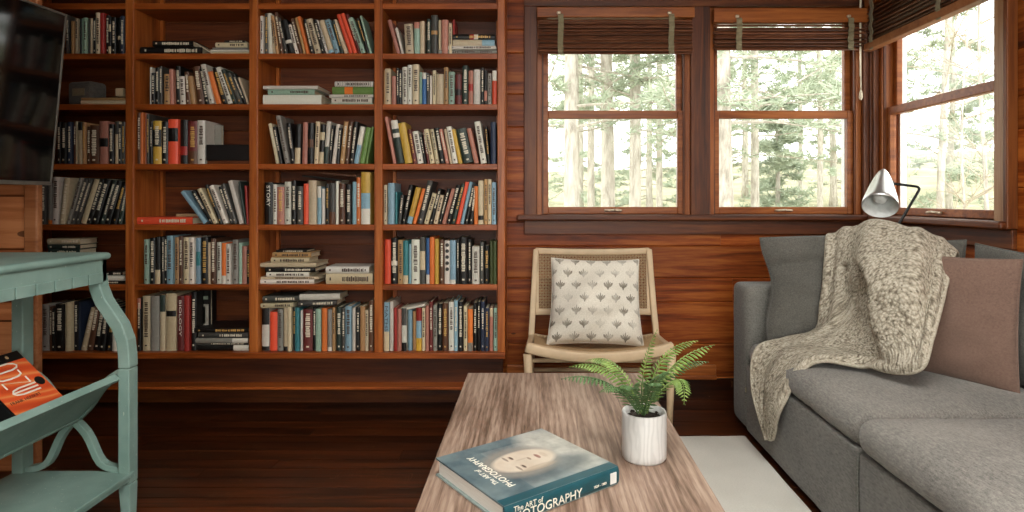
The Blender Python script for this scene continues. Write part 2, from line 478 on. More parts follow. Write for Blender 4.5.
# floor
mb = MB(); y = YF - .1
while y < DW + .1:
    w = rnd.choice((0.07, 0.085, 0.085, 0.1)); x = XL - .1 - rnd.random()
    while x < XR + .1:
        l = rnd.uniform(1.2, 2.6); g = rnd.random()
        mb.box(max(x, XL - .1), min(x + l, XR + .1) - .0015, y, y + w - .002, -0.03, -rnd.random() * .0008, (g, g, g, 1)); x += l
    y += w
struct(mb.build('floor', M['floor']))
mb = MB(); mb.box(XL - .2, XR + .2, YF - .2, DW + .15, -.09, -.031, (.2, .2, .2, 1))
struct(mb.build('floor_base', M['floor']))
# ceiling
mb = MB(); x = XL - .1
while x < XR + .1:
    g = rnd.random()
    if x + .148 < -.36 or x > 1.26: mb.box(x, x + .148, YF - .1, DW + .1, ZC, ZC + .03, (g, g, g, 1))
    else: mb.box(x, x + .148, YF - .1, .15, ZC, ZC + .03, (g, g, g, 1)); mb.box(x, x + .148, 1.35, DW + .1, ZC, ZC + .03, (g, g, g, 1))
    x += .15
struct(mb.build('ceiling', M['ceiling']))

mb = MB()      # unseen skylight, added to light the room from above
for b in ((-.42, -.36, .1, 1.4), (1.2, 1.26, .1, 1.4), (-.36, 1.2, .1, .16), (-.36, 1.2, 1.34, 1.4)): mb.box(*b, ZC - .02, ZC + .12)
sk = struct(mb.build('added_skylight', M['sash_x']))
mb = MB(); mb.box(-.36, 1.2, .16, 1.34, ZC + .09, ZC + .096); mb.build('pane', M['glass'], sk)

# window openings (x0, x1, z0, z1)
SILL = wz(214.5); HEAD = wz(8)
W1 = (wx(537), wx(690), SILL - .02, HEAD); W2 = (wx(709), wx(861), SILL - .02, HEAD)
RY0, RY1 = 2.505, 3.385
mb = MB(); boards(mb, 0, XL - .05, XR + .0, DW, -1, (W1, W2))
wall_back = struct(mb.build('wall_back', M['wall']))
mb = MB()      # sheathing behind the boards, with the openings
for (a, b, z0, z1) in ((XL - .1, W1[0], 0, ZC), (W1[1], W2[0], 0, ZC), (W2[1], XR + .16, 0, ZC), (W1[0], W1[1], 0, SILL - .02), (W2[0], W2[1], 0, SILL - .02), (W1[0], W1[1], HEAD, ZC), (W2[0], W2[1], HEAD, ZC)):
    mb.box(a, b, DW + .021, DW + .14, z0, z1)
o = mb.build('sheathing', M['trim_x'], wall_back)
mb = MB(); boards(mb, 1, YF, DW - .021, XR, -1, ((RY0, RY1, SILL - .02, HEAD),))
wall_right = struct(mb.build('wall_right', M['wall_y']))
mb = MB()
for (a, b, z0, z1) in ((YF - .1, RY0, 0, ZC), (RY1, DW + .02, 0, ZC), (RY0, RY1, 0, SILL - .02), (RY0, RY1, HEAD, ZC)):
    mb.box(XR + .021, XR + .14, a, b, z0, z1)
mb.build('sheathing', M['trim_y'], wall_right)
# left: the boarded return that faces the camera, its corner post, and the side wall
PX = (40 - 535) * 2.55 / F
PR = [0.0, .22, .40, .62, .70, .915, 1.135, 1.185, 1.40, 1.6, 1.82, 2.0, 2.2, 2.4, ZC]
mb = MB(); boards(mb, 0, XL, PX - .055, 2.55, -1, (), PR, 3.0)
wall_return = struct(mb.build('wall_far_left', M['pier']))
mb = MB(); mb.box(XL, PX - .05, 2.5505, 2.565, 0, ZC); mb.build('sheathing', M['trim_x'], wall_return)
mb = MB(); boards(mb, 1, YF, 2.529, XL, 1); wall_left = struct(mb.build('wall_left', M['wall_y']))
mb = MB(); mb.box(XL - .1, XL - .021, YF, DW + .1, 0, ZC); mb.build('side_sheathing', M['trim_y'], wall_left)
mb = MB(); mb.box(PX - .056, PX, 2.535, 2.566, 0, ZC); struct(mb.build('trim_1', M['pier'], bevel=.006))
# wall behind the photographer; its wide window is added to let light in
FW = (-1.2, 1.7, 0.55, 2.3)
mb = MB(); boards(mb, 0, XL, XR, YF, 1, (FW,)); wall_front = struct(mb.build('wall_front', M['wall']))
mb = MB()
for (a, b, z0, z1) in ((XL - .1, FW[0], 0, ZC), (FW[1], XR + .1, 0, ZC), (FW[0], FW[1], 0, FW[2]), (FW[0], FW[1], FW[3], ZC)):
    mb.box(a, b, YF - .12, YF - .021, z0, z1)
mb.build('sheathing', M['trim_x'], wall_front)
mb = MB()
for x in (FW[0], -.25, .72, FW[1] - .05): mb.box(x, x + .05, YF - .1, YF - .04, FW[2], FW[3])
for z in (FW[2], FW[3] - .05): mb.box(FW[0], FW[1], YF - .1, YF - .04, z, z + .05)
wf = struct(mb.build('added_rear_window', M['trim_z']))
mb = MB(); mb.box(FW[0] + .01, FW[1] - .01, YF - .075, YF - .069, FW[2] + .01, FW[3] - .01); mb.build('pane', M['glass'], wf)

# ledge and dark baseboard along the back wall, to the right of the bookcase
mb = MB(); mb.box(wx(507), 1.0, DW - .03, DW - .001, wz(375), wz(364), None); mb.box(wx(507), 1.0, DW - .045, DW - .001, wz(377.5), wz(374))
struct(mb.build('baseboard_back', M['sash_x'], bevel=.004))
mb = MB(); mb.box(XL, XR, DW - .006, DW + .0, 0.0, wz(378)); struct(mb.build('baseboard_lower', M['floor']))
mb = MB(); mb.box(XR - .018, XR - .001, YF, DW - .02, 0.0, .11); struct(mb.build('baseboard_right', M['trim_y'], bevel=.004))

# casings, sill and apron round the windows
def trim(name, mat, *boxes, bevel=.004):
    mb = MB()
    for b in boxes: mb.box(*b)
    return struct(mb.build(name, mat, bevel=bevel))
trim('trim_2', M['trim_z'], (wx(524), wx(537), DW - .028, DW, SILL - .03, ZC), (wx(690), wx(709), DW - .028, DW, SILL - .03, HEAD + .02))
trim('trim_3', M['trim_x'], (wx(524), XR, DW - .034, DW, HEAD, HEAD + .125))
trim('trim_4', M['trim_z'], (wx(861), XR - .002, DW - .03, DW, SILL - .02, HEAD), (wx(866), XR - .002, DW - .045, DW - .03, SILL - .02, HEAD))
trim('trim_5', M['trim_x'], (wx(517), XR, DW - .07, DW + .05, SILL - .032, SILL), bevel=.008)
trim('trim_6', M['trim_x'], (wx(524), XR, DW - .022, DW, SILL - .11, SILL - .032))
trim('trim_7', M['weathered_lit'], (XR - .028, XR, RY0 - .07, RY0, SILL - .03, ZC))
trim('trim_11', M['trim_z'], (XR - .045, XR - .001, RY0 - .095, RY0 - .072, SILL - .03, ZC), (XR - .03, XR, RY1, DW - .05, SILL, HEAD))
trim('trim_8', M['trim_y'], (XR - .034, XR, RY0 - .1, DW - .035, HEAD, HEAD + .125))
trim('trim_9', M['trim_y'], (XR - .07, XR + .05, RY0 - .09, DW - .07, SILL - .032, SILL), bevel=.008)
trim('trim_10', M['trim_y'], (XR - .022, XR, RY0 - .09, DW - .03, SILL - .11, SILL - .032))

def window(name, w0, w1, frame):
    """double-hung window; local x along the wall, y outwards, origin at the inner face; frame maps local to world"""
    z0, z1 = SILL, HEAD; w = w1 - w0
    def bx(mb, a, b, c, d, e, f): mb.box(a, b, c, d, e, f, None, frame)
    side_mat = M['sash_z']
    mb = MB()
    for a, b in ((0, .028), (w - .028, w)): bx(mb, a, b, 0, .125, z0 - .02, z1)
    bx(mb, .028, w - .028, 0.001, .124, z1 - .02, z1 + .002); bx(mb, .028, w - .028, .05, .14, z0 - .02, z0 + .004)
    root = struct(mb.build(name, M['sash_z'], bevel=.003))
    mb = MB()
    for a, b in ((.028, .036), (w - .036, w - .028)): bx(mb, a, b, .006, .018, z0, z1 - .02)
    mb.build('stop', M['trim_z'], root)
    mb = MB()
    for a, b in ((.034, .05), (w - .05, w - .034)): bx(mb, a, b, .085, .12, z0, z1 - .02)
    mb.build('outer_track', M['vinyl'], root)
    zm0, zm1 = wz(118), wz(110)
    def sash(nm, y0, y1, za, zb, lowrail, toprail):
        s = .034
        mb = MB()
        for a, b in ((.03, .03 + s), (w - .03 - s, w - .03)): bx(mb, a, b, y0, y1, za, zb)
        bx(mb, .03 + s, w - .03 - s, y0 + .001, y1 - .001, za, za + lowrail); bx(mb, .03 + s, w - .03 - s, y0 + .001, y1 - .001, zb - toprail, zb)
        o = mb.build(nm, M['sash_x'], root, bevel=.004)
        mb = MB(); bx(mb, .03 + s - .004, w - .03 - s + .004, (y0 + y1) / 2 - .002, (y0 + y1) / 2 + .002, za + lowrail - .004, zb - toprail + .004)
        mb.build('pane', M['glass'], o)
        return o
    lower = sash('lower_sash', .022, .055, z0 + .003, zm1, wz(207) - z0 - .003, zm1 - zm0)
    sash('upper_sash', .058, .09, zm0 + .006, z1 - .02, zm1 - zm0, .045)
    mb = MB(); c = w / 2      # sash lift on the bottom rail
    zc = z0 + .022
    for k in (-1, 1):
        mb.tube([frame @ Vector((c + k * .045, .022, zc)), frame @ Vector((c + k * .043, .008, zc)), frame @ Vector((c + k * .03, .002, zc + .001)), frame @ Vector((c, 0, zc + .003))], .006, 8)
    mb.build('sash_lift', M['brass'], lower, smooth=True)
    mb = MB(); bx(mb, c - .022, c + .022, .03, .05, zm1, zm1 + .006); mb.lathe([(.0, 0), (.012, 0), (.012, .008), (.003, .012)], 12, frame @ Matrix.Translation((c, .04, zm1 + .006)))
    mb.tube([frame @ Vector((c, .035, zm1 + .014)), frame @ Vector((c - .018, .02, zm1 + .016))], .003, 6)
    mb.build('sash_lock', M['brass'], lower)
    return root
window('window_1', W1[0], W1[1], Matrix.Translation((W1[0], DW, 0)))
window('window_2', W2[0], W2[1], Matrix.Translation((W2[0], DW, 0)))
window('window_3', 0, RY1 - RY0, Matrix(((0, 1, 0, XR), (-1, 0, 0, RY1), (0, 0, 1, 0), (0, 0, 0, 1))))

# bamboo roller blinds, drawn up
def blind(label, frame, w, ztop, zbot, headh, tapes, bottom_rail, cord=False, seed=1, wide=0.0):
    r = random.Random(seed)
    o0 = frame @ Vector((0, 0, 0))
    root = thing('bamboo_blind', label, 'blind', (o0.x, o0.y, zbot), 'bamboo blinds drawn up at the windows')
    mb = MB(); mb.box(-.012, w + .012, -.052, -.004, ztop - headh, ztop, None, frame)
    mb.build('headrail', M['sash_x'], root, bevel=.004)
    mb = MB(); z = zbot + (.042 if bottom_rail else .004); k = 0
    top = ztop - headh - .002
    while z < top:
        h = r.uniform(.006, .011); g = r.uniform(.55, 1.25)
        d = .012 * sin(k * 2.1) + r.uniform(-.003, .003)
        a, b = r.uniform(-.006, .004), w + r.uniform(-.004, .006)
        mb.tube([frame @ Vector((a, -.03 + d, z)), frame @ Vector((w / 2, -.03 + d + r.uniform(-.002, .002), z + r.uniform(-.003, .003))), frame @ Vector((b, -.03 + d, z))], h * .62, 6, (g, g, g, 1), flat=1.0)
        if True:
            mb.tube([frame @ Vector((a, -.012, z + .004)), frame @ Vector((b, -.012, z + .004))], h * .7, 6, (g * .7, g * .7, g * .7, 1))
        z += h * r.uniform(.7, .95) + (.012 if (not bottom_rail and top - z < .03) else 0); k += 1
    mb.build('slats', M['bamboo'], root)
    if bottom_rail:
        mb = MB(); mb.box(-.01, w + .01, -.058, -.008, zbot, zbot + .040, None, frame); mb.build('bottom_rail', M['pier'], root, bevel=.004)
    for tx in tapes:
        pts = []
        n = 16
        for i in range(n + 1):
            f = i / n; z = (ztop - headh * .72) * (1 - f) + (zbot - .006) * f
            pts.append(frame @ Vector((tx + .002 * sin(f * 7), -.056 - .004 * sin(f * pi) - .004 * sin(f * 26), z)))
        mb = MB(); side = (frame.to_3x3() @ Vector((1, 0, 0)))
        mb.strip(pts, .030, .003, side)
        mb.build('tape', M['tape'], root)
        mb = MB(); c = Matrix.Translation(frame @ Vector((tx - .01, -.052, ztop - headh * .6))); mb.rbox(0, 0, 0, .011, .009, .008, .006, 1, M=c)
        mb.build('pulley', M['brass'], root, smooth=True)
    if cord:
        mb = MB()
        mb.tube([frame @ Vector(p) for p in ((.035, -.06, ztop - .02), (.0, -.068, ztop - .012), (-.012, -.07, ztop - .05), (-.010, -.072, ztop - .25), (-.014, -.07, ztop - .42), (-.012, -.07, ztop - .55))], .0035, 6)
        mb.tube([frame @ Vector(p) for p in ((.03, -.062, ztop - .02), (.004, -.074, ztop - .012), (-.004, -.078, ztop - .06), (-.006, -.078, ztop - .3), (-.010, -.076, ztop - .47))], .003, 6)
        mb.tube([frame @ Vector(p) for p in ((-.012, -.07, ztop - .54), (-.012, -.07, ztop - .56), (-.012, -.07, ztop - .585), (-.012, -.07, ztop - .60))], [.003, .009, .011, .004], 8)
        mb.build('pull_cord', M['cord'], root, smooth=True)
    return root
def fr(px0): return Matrix.Translation((wx(px0), DW - .03, 0))
def bz(py): return CZ - (py - 198) * (DW - .06) / F
blind('bamboo blind with a thin wooden headrail above the left window, light showing between its slats', fr(539), wx(689) - wx(539), bz(8), bz(54), .055, (wx(560) - wx(539), wx(668) - wx(539)), False, seed=3)
blind('bamboo blind with a deep plain headrail above the window in the middle', fr(712), wx(859) - wx(712), bz(9), bz(50), .078, (wx(734) - wx(712), wx(843) - wx(712)), False, seed=5)
FR = Matrix(((0, 1, 0, XR - .03), (-1, 0, 0, RY1 - .01), (0, 0, 1, 0), (0, 0, 0, 1)))
blind('bamboo blind with pale bottom rail and cream pull cord on the right-hand wall window', FR, RY1 - RY0, 2.26, 1.925, .10, (.07, .62), True, True, seed=8)
# ---------------------------------------------------------------- bookcase
DF = 3.20
def fx(px, d=DF): return (px - 535) * d / F
def fz(py, d=DF): return CZ - (py - 198) * d / F
STILES = [(4, 12), (126, 134.2), (249.5, 258), (374.5, 382.5), (497.5, 505)]
SHELF_TOP = [3, 53.2, 104, 163.8, 224.6, 284.6, 352]
BX0, BX1 = fx(4), fx(505)
bc = thing('bookcase', 'built-in wooden bookcase of four bays filling the wall left of the windows', 'bookcase', ((BX0 + BX1) / 2, DF + .12, fz(390)))
zb = fz(390)
for i, (a, b) in enumerate(STILES):
    mb = MB(); mb.box(fx(a), fx(b), DF, DF + .245, fz(354), ZC - .002); mb.box(fx(a) - .0, fx(b) + .0, DF - .006, DF, fz(353), ZC - .002)
    mb.build('upright', M['shelf_z'], bc, bevel=.004)
for bay in range(4):
    a, b = fx(STILES[bay][1]), fx(STILES[bay + 1][0])
    for r, t in enumerate(SHELF_TOP[:-1]):
        mb = MB(); mb.box(a - .001, b + .001, DF + .004, DF + .24, fz(t) - .03, fz(t)); mb.build('shelf', M['shelf_x'], bc, bevel=.003)
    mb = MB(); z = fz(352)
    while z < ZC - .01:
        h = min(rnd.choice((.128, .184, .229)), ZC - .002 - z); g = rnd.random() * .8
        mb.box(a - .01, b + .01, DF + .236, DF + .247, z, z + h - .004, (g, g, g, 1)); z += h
    mb.build('back_boards', M['shelf_shaded'], bc)
    mb = MB()
    for sx in (a + .003, b - .021): mb.box(sx, sx + .018, DF + .215, DF + .236, fz(352), ZC - .01)
    mb.build('corner_cleat', M['shelf_z'], bc)
mb = MB(); mb.box(BX0 - .004, BX1 + .004, DF - .02, DF + .245, fz(352) - .031, fz(352)); mb.build('bottom_shelf', M['shelf_x'], bc, bevel=.004)
mb = MB(); mb.box(BX0 + .01, BX1 - .015, DF + .085, DF + .105, zb + .01, fz(352) - .031); mb.build('plinth_board', M['shelf_shaded'], bc)  # darker wood puts the shade of the recess into the plinth's colour
mb = MB(); mb.box(BX0, BX1, DF + .0, DF + .11, zb, zb + .016); mb.build('plinth_lip', M['shelf_x'], bc, bevel=.003)
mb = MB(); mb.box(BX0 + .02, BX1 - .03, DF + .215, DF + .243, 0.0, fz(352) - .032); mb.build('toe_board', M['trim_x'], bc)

# ---------------------------------------------------------------- books
PAL = {'K': ('#151311', 'black'), 'G': ('#474540', 'dark grey'), 'g': ('#8b877d', 'grey'), 'W': ('#d8d2c4', 'white'), 'C': ('#cdbb98', 'cream'),
       'T': ('#b48a58', 'tan'), 'B': ('#5d3b27', 'brown'), 'R': ('#9c261e', 'dark red'), 'Q': ('#e04e2a', 'orange-red'), 'O': ('#dd7427', 'orange'),
       'Y': ('#cfa53c', 'yellow'), 'N': ('#66863f', 'green'), 'D': ('#2d3a33', 'dark green'), 'S': ('#93b19c', 'pale green'), 'E': ('#33777c', 'teal'),
       'L': ('#86a9b8', 'light blue'), 'U': ('#34639a', 'blue'), 'P': ('#bb7b68', 'salmon'), 'M': ('#6b2a26', 'maroon'), 'V': ('#2a3348', 'navy'), 'A': ('#454f28', 'olive green')}
ORD = ['first', 'second', 'third', 'fourth', 'fifth', 'sixth', 'seventh', 'eighth', 'ninth', 'tenth', 'eleventh', 'twelfth', 'thirteenth', 'fourteenth', 'fifteenth',
       'sixteenth', 'seventeenth', 'eighteenth', 'nineteenth', 'twentieth', 'twenty-first', 'twenty-second', 'twenty-third', 'twenty-fourth', 'twenty-fifth', 'twenty-sixth', 'twenty-seventh', 'twenty-eighth']
BAYS = ['leftmost bay', 'second bay', 'third bay', 'rightmost bay']
SHELVES = ['top shelf', 'second shelf down', 'third shelf down', 'fourth shelf down', 'fifth shelf down', 'lowest shelf']
# crop origin and scale in which the spines were measured: (x0, y0, scale); then upright spines "left right top lean colour[flags]"
# flags: t = light title marks, d = dark title marks, bXYc = band of colour c from X to Y tenths of the height
UP = {
(0, 0): (40, 0, 8.53, '216 244 120 0 G,272 300 175 0 T,301 324 150 0 C,326 344 150 0 D,345 371 145 0 S,372 401 145 0 Sd,403 416 150 0 G,417 436 145 0 C,440 469 140 0 K,471 512 100 0 Cd,514 552 105 0 R,555 585 120 0 K,587 612 140 0 Kb02Cb68C,615 650 140 0 Kt,652 689 140 0 Kb45C,691 724 130 0 V'),
(0, 2): (40, 110, 8.53, '150 184 100 0 K,187 233 110 0 Kt,236 274 100 0 V,276 299 95 0 B,301 314 95 0 C,317 360 100 0 Cb89K,362 392 105 0 Tt,395 429 140 0 B,431 508 130 0 B,512 585 95 0 Pb46K,588 630 120 0 Kt,633 668 95 0 Cb79G,670 699 120 0 Kt,700 730 100 0 G'),
(0, 3): (40, 170, 8.53, '16 60 112 0 Gt,62 106 115 0 gb01O,109 162 62 8 W,164 214 70 45 Ct,217 250 70 110 g,253 292 75 120 G,300 333 82 120 Gt,336 392 85 120 C,396 438 80 118 K,442 500 78 115 Kt,508 545 90 112 Dt,549 600 95 108 Kt,606 650 120 90 Kt,654 690 140 60 D'),
(0, 5): (40, 290, 7.31, '6 64 115 0 gd,66 85 130 0 B,88 115 140 0 Kt,118 182 110 0 Kt,186 235 100 0 C,238 270 95 0 K,272 287 100 0 V,290 331 140 75 Ct,336 380 110 60 Bt,383 430 120 52 K,433 478 130 40 Kt,482 528 140 30 K,532 568 150 10 W,572 606 150 10 K'),
(1, 1): (130, 55, 7.88, '149 168 90 0 W,170 200 138 0 Kt,202 234 95 0 Kt,236 258 85 0 G,262 317 145 0 Td,319 350 110 -8 P,355 393 80 -6 K,397 440 165 -10 Wd,442 478 128 -14 B,482 524 165 -28 T,527 584 85 -42 Bt,588 628 100 -50 Kt,632 672 72 -72 W,676 718 125 -74 O,722 768 92 -84 Kt,772 812 92 -100 W,815 848 110 -100 D,851 890 138 -100 Gt,892 918 150 -95 K,920 938 170 -78 C'),
(1, 2): (130, 105, 7.88, '50 83 58 0 B,86 108 60 0 O,110 134 62 0 P,137 157 70 0 G,159 180 130 0 Kt,183 250 125 0 Yb48Kt,253 303 130 0 Kt,306 384 112 0 Qb58K,387 445 115 0 Kb24R,450 525 125 0 Mtb03B,528 590 120 0 W'),
(1, 3): (130, 170, 7.88, '580 622 172 -190 L,626 662 165 -158 K,666 704 150 -135 Cd,708 738 120 -122 Kt,744 784 125 -120 W,788 816 132 -100 Kt,820 852 112 -104 G,856 893 85 -92 W,896 914 92 -50 D,916 934 125 -18 R'),
(1, 4): (130, 228, 7.88, '112 150 95 0 S,152 195 85 0 Kt,198 240 75 0 Kb03C,242 262 80 0 G,264 293 70 0 K,296 344 66 0 L,346 379 80 0 T,381 413 70 0 B,415 464 80 0 Cd,466 511 80 0 Wd,513 550 85 0 Lb47E,553 609 80 0 Kt,611 630 120 0 C,632 673 90 0 B,676 713 120 0 Wd,716 759 125 0 Ob02W,761 799 130 0 Wd,801 848 100 0 g,850 876 125 0 S,878 914 150 0 P,917 940 180 0 K'),
(1, 5): (130, 285, 7.31, '30 80 105 0 Kb89Pt,85 141 90 0 Cd,147 214 90 0 g,217 258 80 0 Cb79D,262 335 70 0 Cb67K,340 394 90 0 M,397 436 85 0 R,440 478 60 0 K'),
(2, 0): (252, 0, 7.88, '62 92 120 0 W,94 124 95 0 G,127 160 95 -10 W,163 188 110 -30 C,191 216 120 -40 Td,220 248 90 -50 B,252 280 130 -62 G,284 336 150 -62 Kb34W,340 368 185 -62 W,372 398 140 -72 Bt,401 424 130 -70 T,428 454 125 -72 O,458 490 140 -64 K,494 548 140 -78 Cd,552 580 150 -70 K,584 606 150 -88 W,610 654 155 -84 Cb01L,658 700 150 -84 L,703 726 155 -72 D,730 764 150 -96 Ct,768 800 105 -104 Q,803 834 100 -104 Q,837 860 100 -104 M,864 902 135 -104 S,906 928 135 -88 Kt,931 949 120 -80 S'),
(2, 2): (252, 110, 7.88, '186 216 105 -65 Ct,220 244 130 -55 K,262 300 45 -75 g,304 336 100 -40 K,340 385 110 8 Kb04C,390 432 95 6 P,436 484 100 4 Kb46B,486 519 88 14 C,522 560 110 16 Kb03Cb68C,566 600 90 26 Wb04D,603 624 120 28 K,627 658 110 38 W,662 688 140 22 K,691 726 90 34 Tt,730 760 90 36 B,764 798 90 38 Kt,802 840 130 54 Wb05L,844 884 135 54 N,888 908 130 52 N'),
(2, 3): (252, 170, 7.88, '95 160 100 0 K,164 195 115 0 Wd,197 256 135 0 Pt,260 310 95 0 W,313 349 85 0 Kt,352 401 130 0 Gt,404 446 110 0 Q,449 512 85 0 C,514 545 130 0 Lb79W,547 572 150 0 W,575 605 110 0 Kt,608 660 105 0 Gb03B,663 685 90 0 W,688 736 110 0 B,739 785 115 0 Kt,788 820 95 0 L,823 856 60 0 Ot,862 935 20 0 Yb03Wb36L'),
(2, 5): (252, 288, 7.31, '68 123 150 0 Wb69Kb01K,126 181 185 0 Q,184 225 160 0 gd,228 262 150 0 Cb01K,264 291 145 0 C,293 315 150 0 K,318 350 150 0 E,352 368 175 0 W,371 441 165 0 M,443 466 150 0 Kt,469 508 160 0 S,512 551 155 0 O,554 586 165 0 gb01W,588 609 150 0 T,612 655 150 0 Dt,657 682 155 0 Gt,684 730 140 0 L,732 755 155 0 W,757 785 150 0 Kt,788 826 145 0 T,828 850 170 0 C,852 888 100 0 B'),
(3, 0): (375, 0, 7.88, '172 202 150 -75 P,206 228 210 -52 W,240 306 180 -12 Cd,309 353 165 -2 Sb89P,356 391 160 0 C,406 440 145 0 Dt,443 495 115 0 Gb56T,500 520 150 0 C,524 578 150 0 P,582 608 180 0 C,611 628 145 0 R'),
(3, 1): (375, 55, 7.88, '45 76 120 0 T,80 126 105 0 C,130 165 160 0 P,167 186 95 0 K,188 213 115 0 Kt,216 256 90 0 W,258 291 75 0 W,294 348 70 0 Cd,351 371 130 0 S,373 406 135 0 Ub89W,408 430 140 0 G,433 450 160 0 W,453 479 115 0 C,481 541 145 0 C,545 580 95 0 Td,582 629 130 0 S,632 686 150 0 Mb35K,689 736 80 0 Dt,739 775 120 0 Pb46R,777 830 110 0 W,833 860 95 0 Kt,862 886 120 0 Kb14P,889 920 145 0 g,925 962 120 0 Qb79W'),
(3, 2): (375, 110, 7.88, '146 172 55 -70 P,176 232 80 -52 Db89Wb67W,238 298 100 -58 Y,302 332 150 -48 Mt,336 384 165 -44 W,387 408 190 -40 K,411 434 150 -40 Mt,438 476 150 -52 C,480 510 150 -48 C,514 556 140 -50 Kt,560 588 150 -56 Pt,591 612 150 -50 C,615 655 130 -52 W,659 692 150 -58 Y,698 778 145 -60 Dt,784 822 145 -62 P,836 884 90 -54 W,888 908 130 -24 K,911 955 95 0 Vb09V'),
(3, 3): (375, 170, 7.88, '60 98 120 0 C,104 156 105 0 L,159 176 175 0 E,179 205 200 24 Gt,209 240 120 62 Kt,246 288 140 74 Yb02L,293 322 150 78 O,328 376 85 84 G,381 418 185 70 Cd,422 452 150 74 K,456 490 200 54 Cd,493 520 150 74 Kt,524 556 150 78 P,560 596 120 80 Kt,600 632 110 82 D,636 668 95 76 Q,672 698 95 74 L,704 734 110 60 K,738 772 120 40 K,781 812 130 0 O,815 856 85 0 Cb12K,860 889 75 0 T,891 919 75 0 C,922 955 100 0 L'),
(3, 4): (375, 230, 7.88, '54 76 80 0 R,78 122 80 0 Q,125 176 70 0 Kb45Wt,180 221 85 0 T,224 264 90 0 Eb02C,266 285 115 0 L,288 352 80 0 W,355 398 60 0 Gb37C,401 431 70 0 Ub02W,433 471 60 0 O,473 503 75 0 Y,506 544 80 0 Bt,547 590 90 0 W,593 638 85 0 Lb01W,641 663 80 0 Kt,666 730 60 0 K,732 760 80 0 K,765 824 135 0 W,827 858 100 0 Gt,861 900 130 0 Kt,906 930 90 0 A,932 960 92 0 A'),
(3, 5): (375, 290, 7.88, '40 60 105 0 T,63 115 105 0 Lb04C,117 145 100 0 W,148 173 150 0 R,176 209 160 0 P,212 252 150 0 Wb02Kb69G,260 291 165 0 L,296 322 180 0 T,325 368 150 0 Rb03Yb37L,371 395 150 0 C,399 425 130 0 P,428 456 100 0 M,459 489 130 0 g,492 530 120 0 Kt,533 577 110 0 Bt,581 622 105 0 W,625 654 90 0 Lt,657 695 100 0 Kt,699 728 135 0 C,731 772 160 0 Ob02g,775 804 110 0 Kt,807 831 100 0 Kt,834 865 100 0 Vt,868 899 150 0 Vt,904 930 150 0 Pb89C,936 966 150 0 S'),
}
# books lying flat: "left right bottom top colour[flags]" from the lowest of each stack up, stacks separated by ';'
FLAT = {
(0, 1): (40, 60, 8.53, '350 735 376 340 C,345 728 339 314 T'),
(0, 4): (40, 230, 8.53, '75 335 462 400 G,70 330 399 335 K,82 340 334 270 T,75 345 269 215 W,70 335 214 160 D,70 345 158 118 D,65 345 112 62 Ct;300 724 462 434 K,310 722 432 388 W,560 700 386 350 K'),
(1, 0): (130, 0, 7.88, '75 565 412 353 K,180 500 352 306 Kt;640 940 412 390 C,632 936 389 374 W,650 930 373 357 g,675 925 356 318 C,745 905 317 298 K'),
(1, 3): (130, 170, 7.88, '42 492 430 372 Qt'),
(1, 5): (130, 285, 7.31, '490 866 489 447 Kb79W,480 860 446 428 G,482 866 427 392 gb79W,500 866 391 352 G,470 862 351 316 K'),
(2, 1): (252, 55, 7.88, '85 545 386 308 W,124 492 307 264 Sd,88 520 262 234 W;612 952 386 375 S,625 944 374 330 Wd,608 956 328 302 W,632 956 300 240 Nb35O,652 956 238 196 W'),
(2, 4): (252, 235, 7.88, '25 490 396 360 W,56 520 358 337 C,115 452 335 298 Wd,105 500 296 258 Kt,62 505 256 222 C,150 452 220 178 Cd,160 465 176 134 T,190 430 132 112 K;584 952 396 313 Cd,580 922 311 257 W'),
(3, 0): (375, 0, 7.88, '500 960 418 381 g,576 954 379 350 W,612 942 348 298 Cb79L,612 946 296 254 Kb45Rb56Wt'),
}
# thin books laid on top of the standing ones: left right bottom_left bottom_right thickness colour (same crops)
ONTOP = {
(2, 3): ('390 705 52 92 16 K', '524 822 28 56 16 B'),
(2, 5): ('64 304 148 142 36 C', '78 344 102 98 42 G', '335 622 138 128 40 G', '345 640 92 86 46 W'),
(3, 5): ('236 396 160 128 18 W',),
}
book_rnd = random.Random(5)

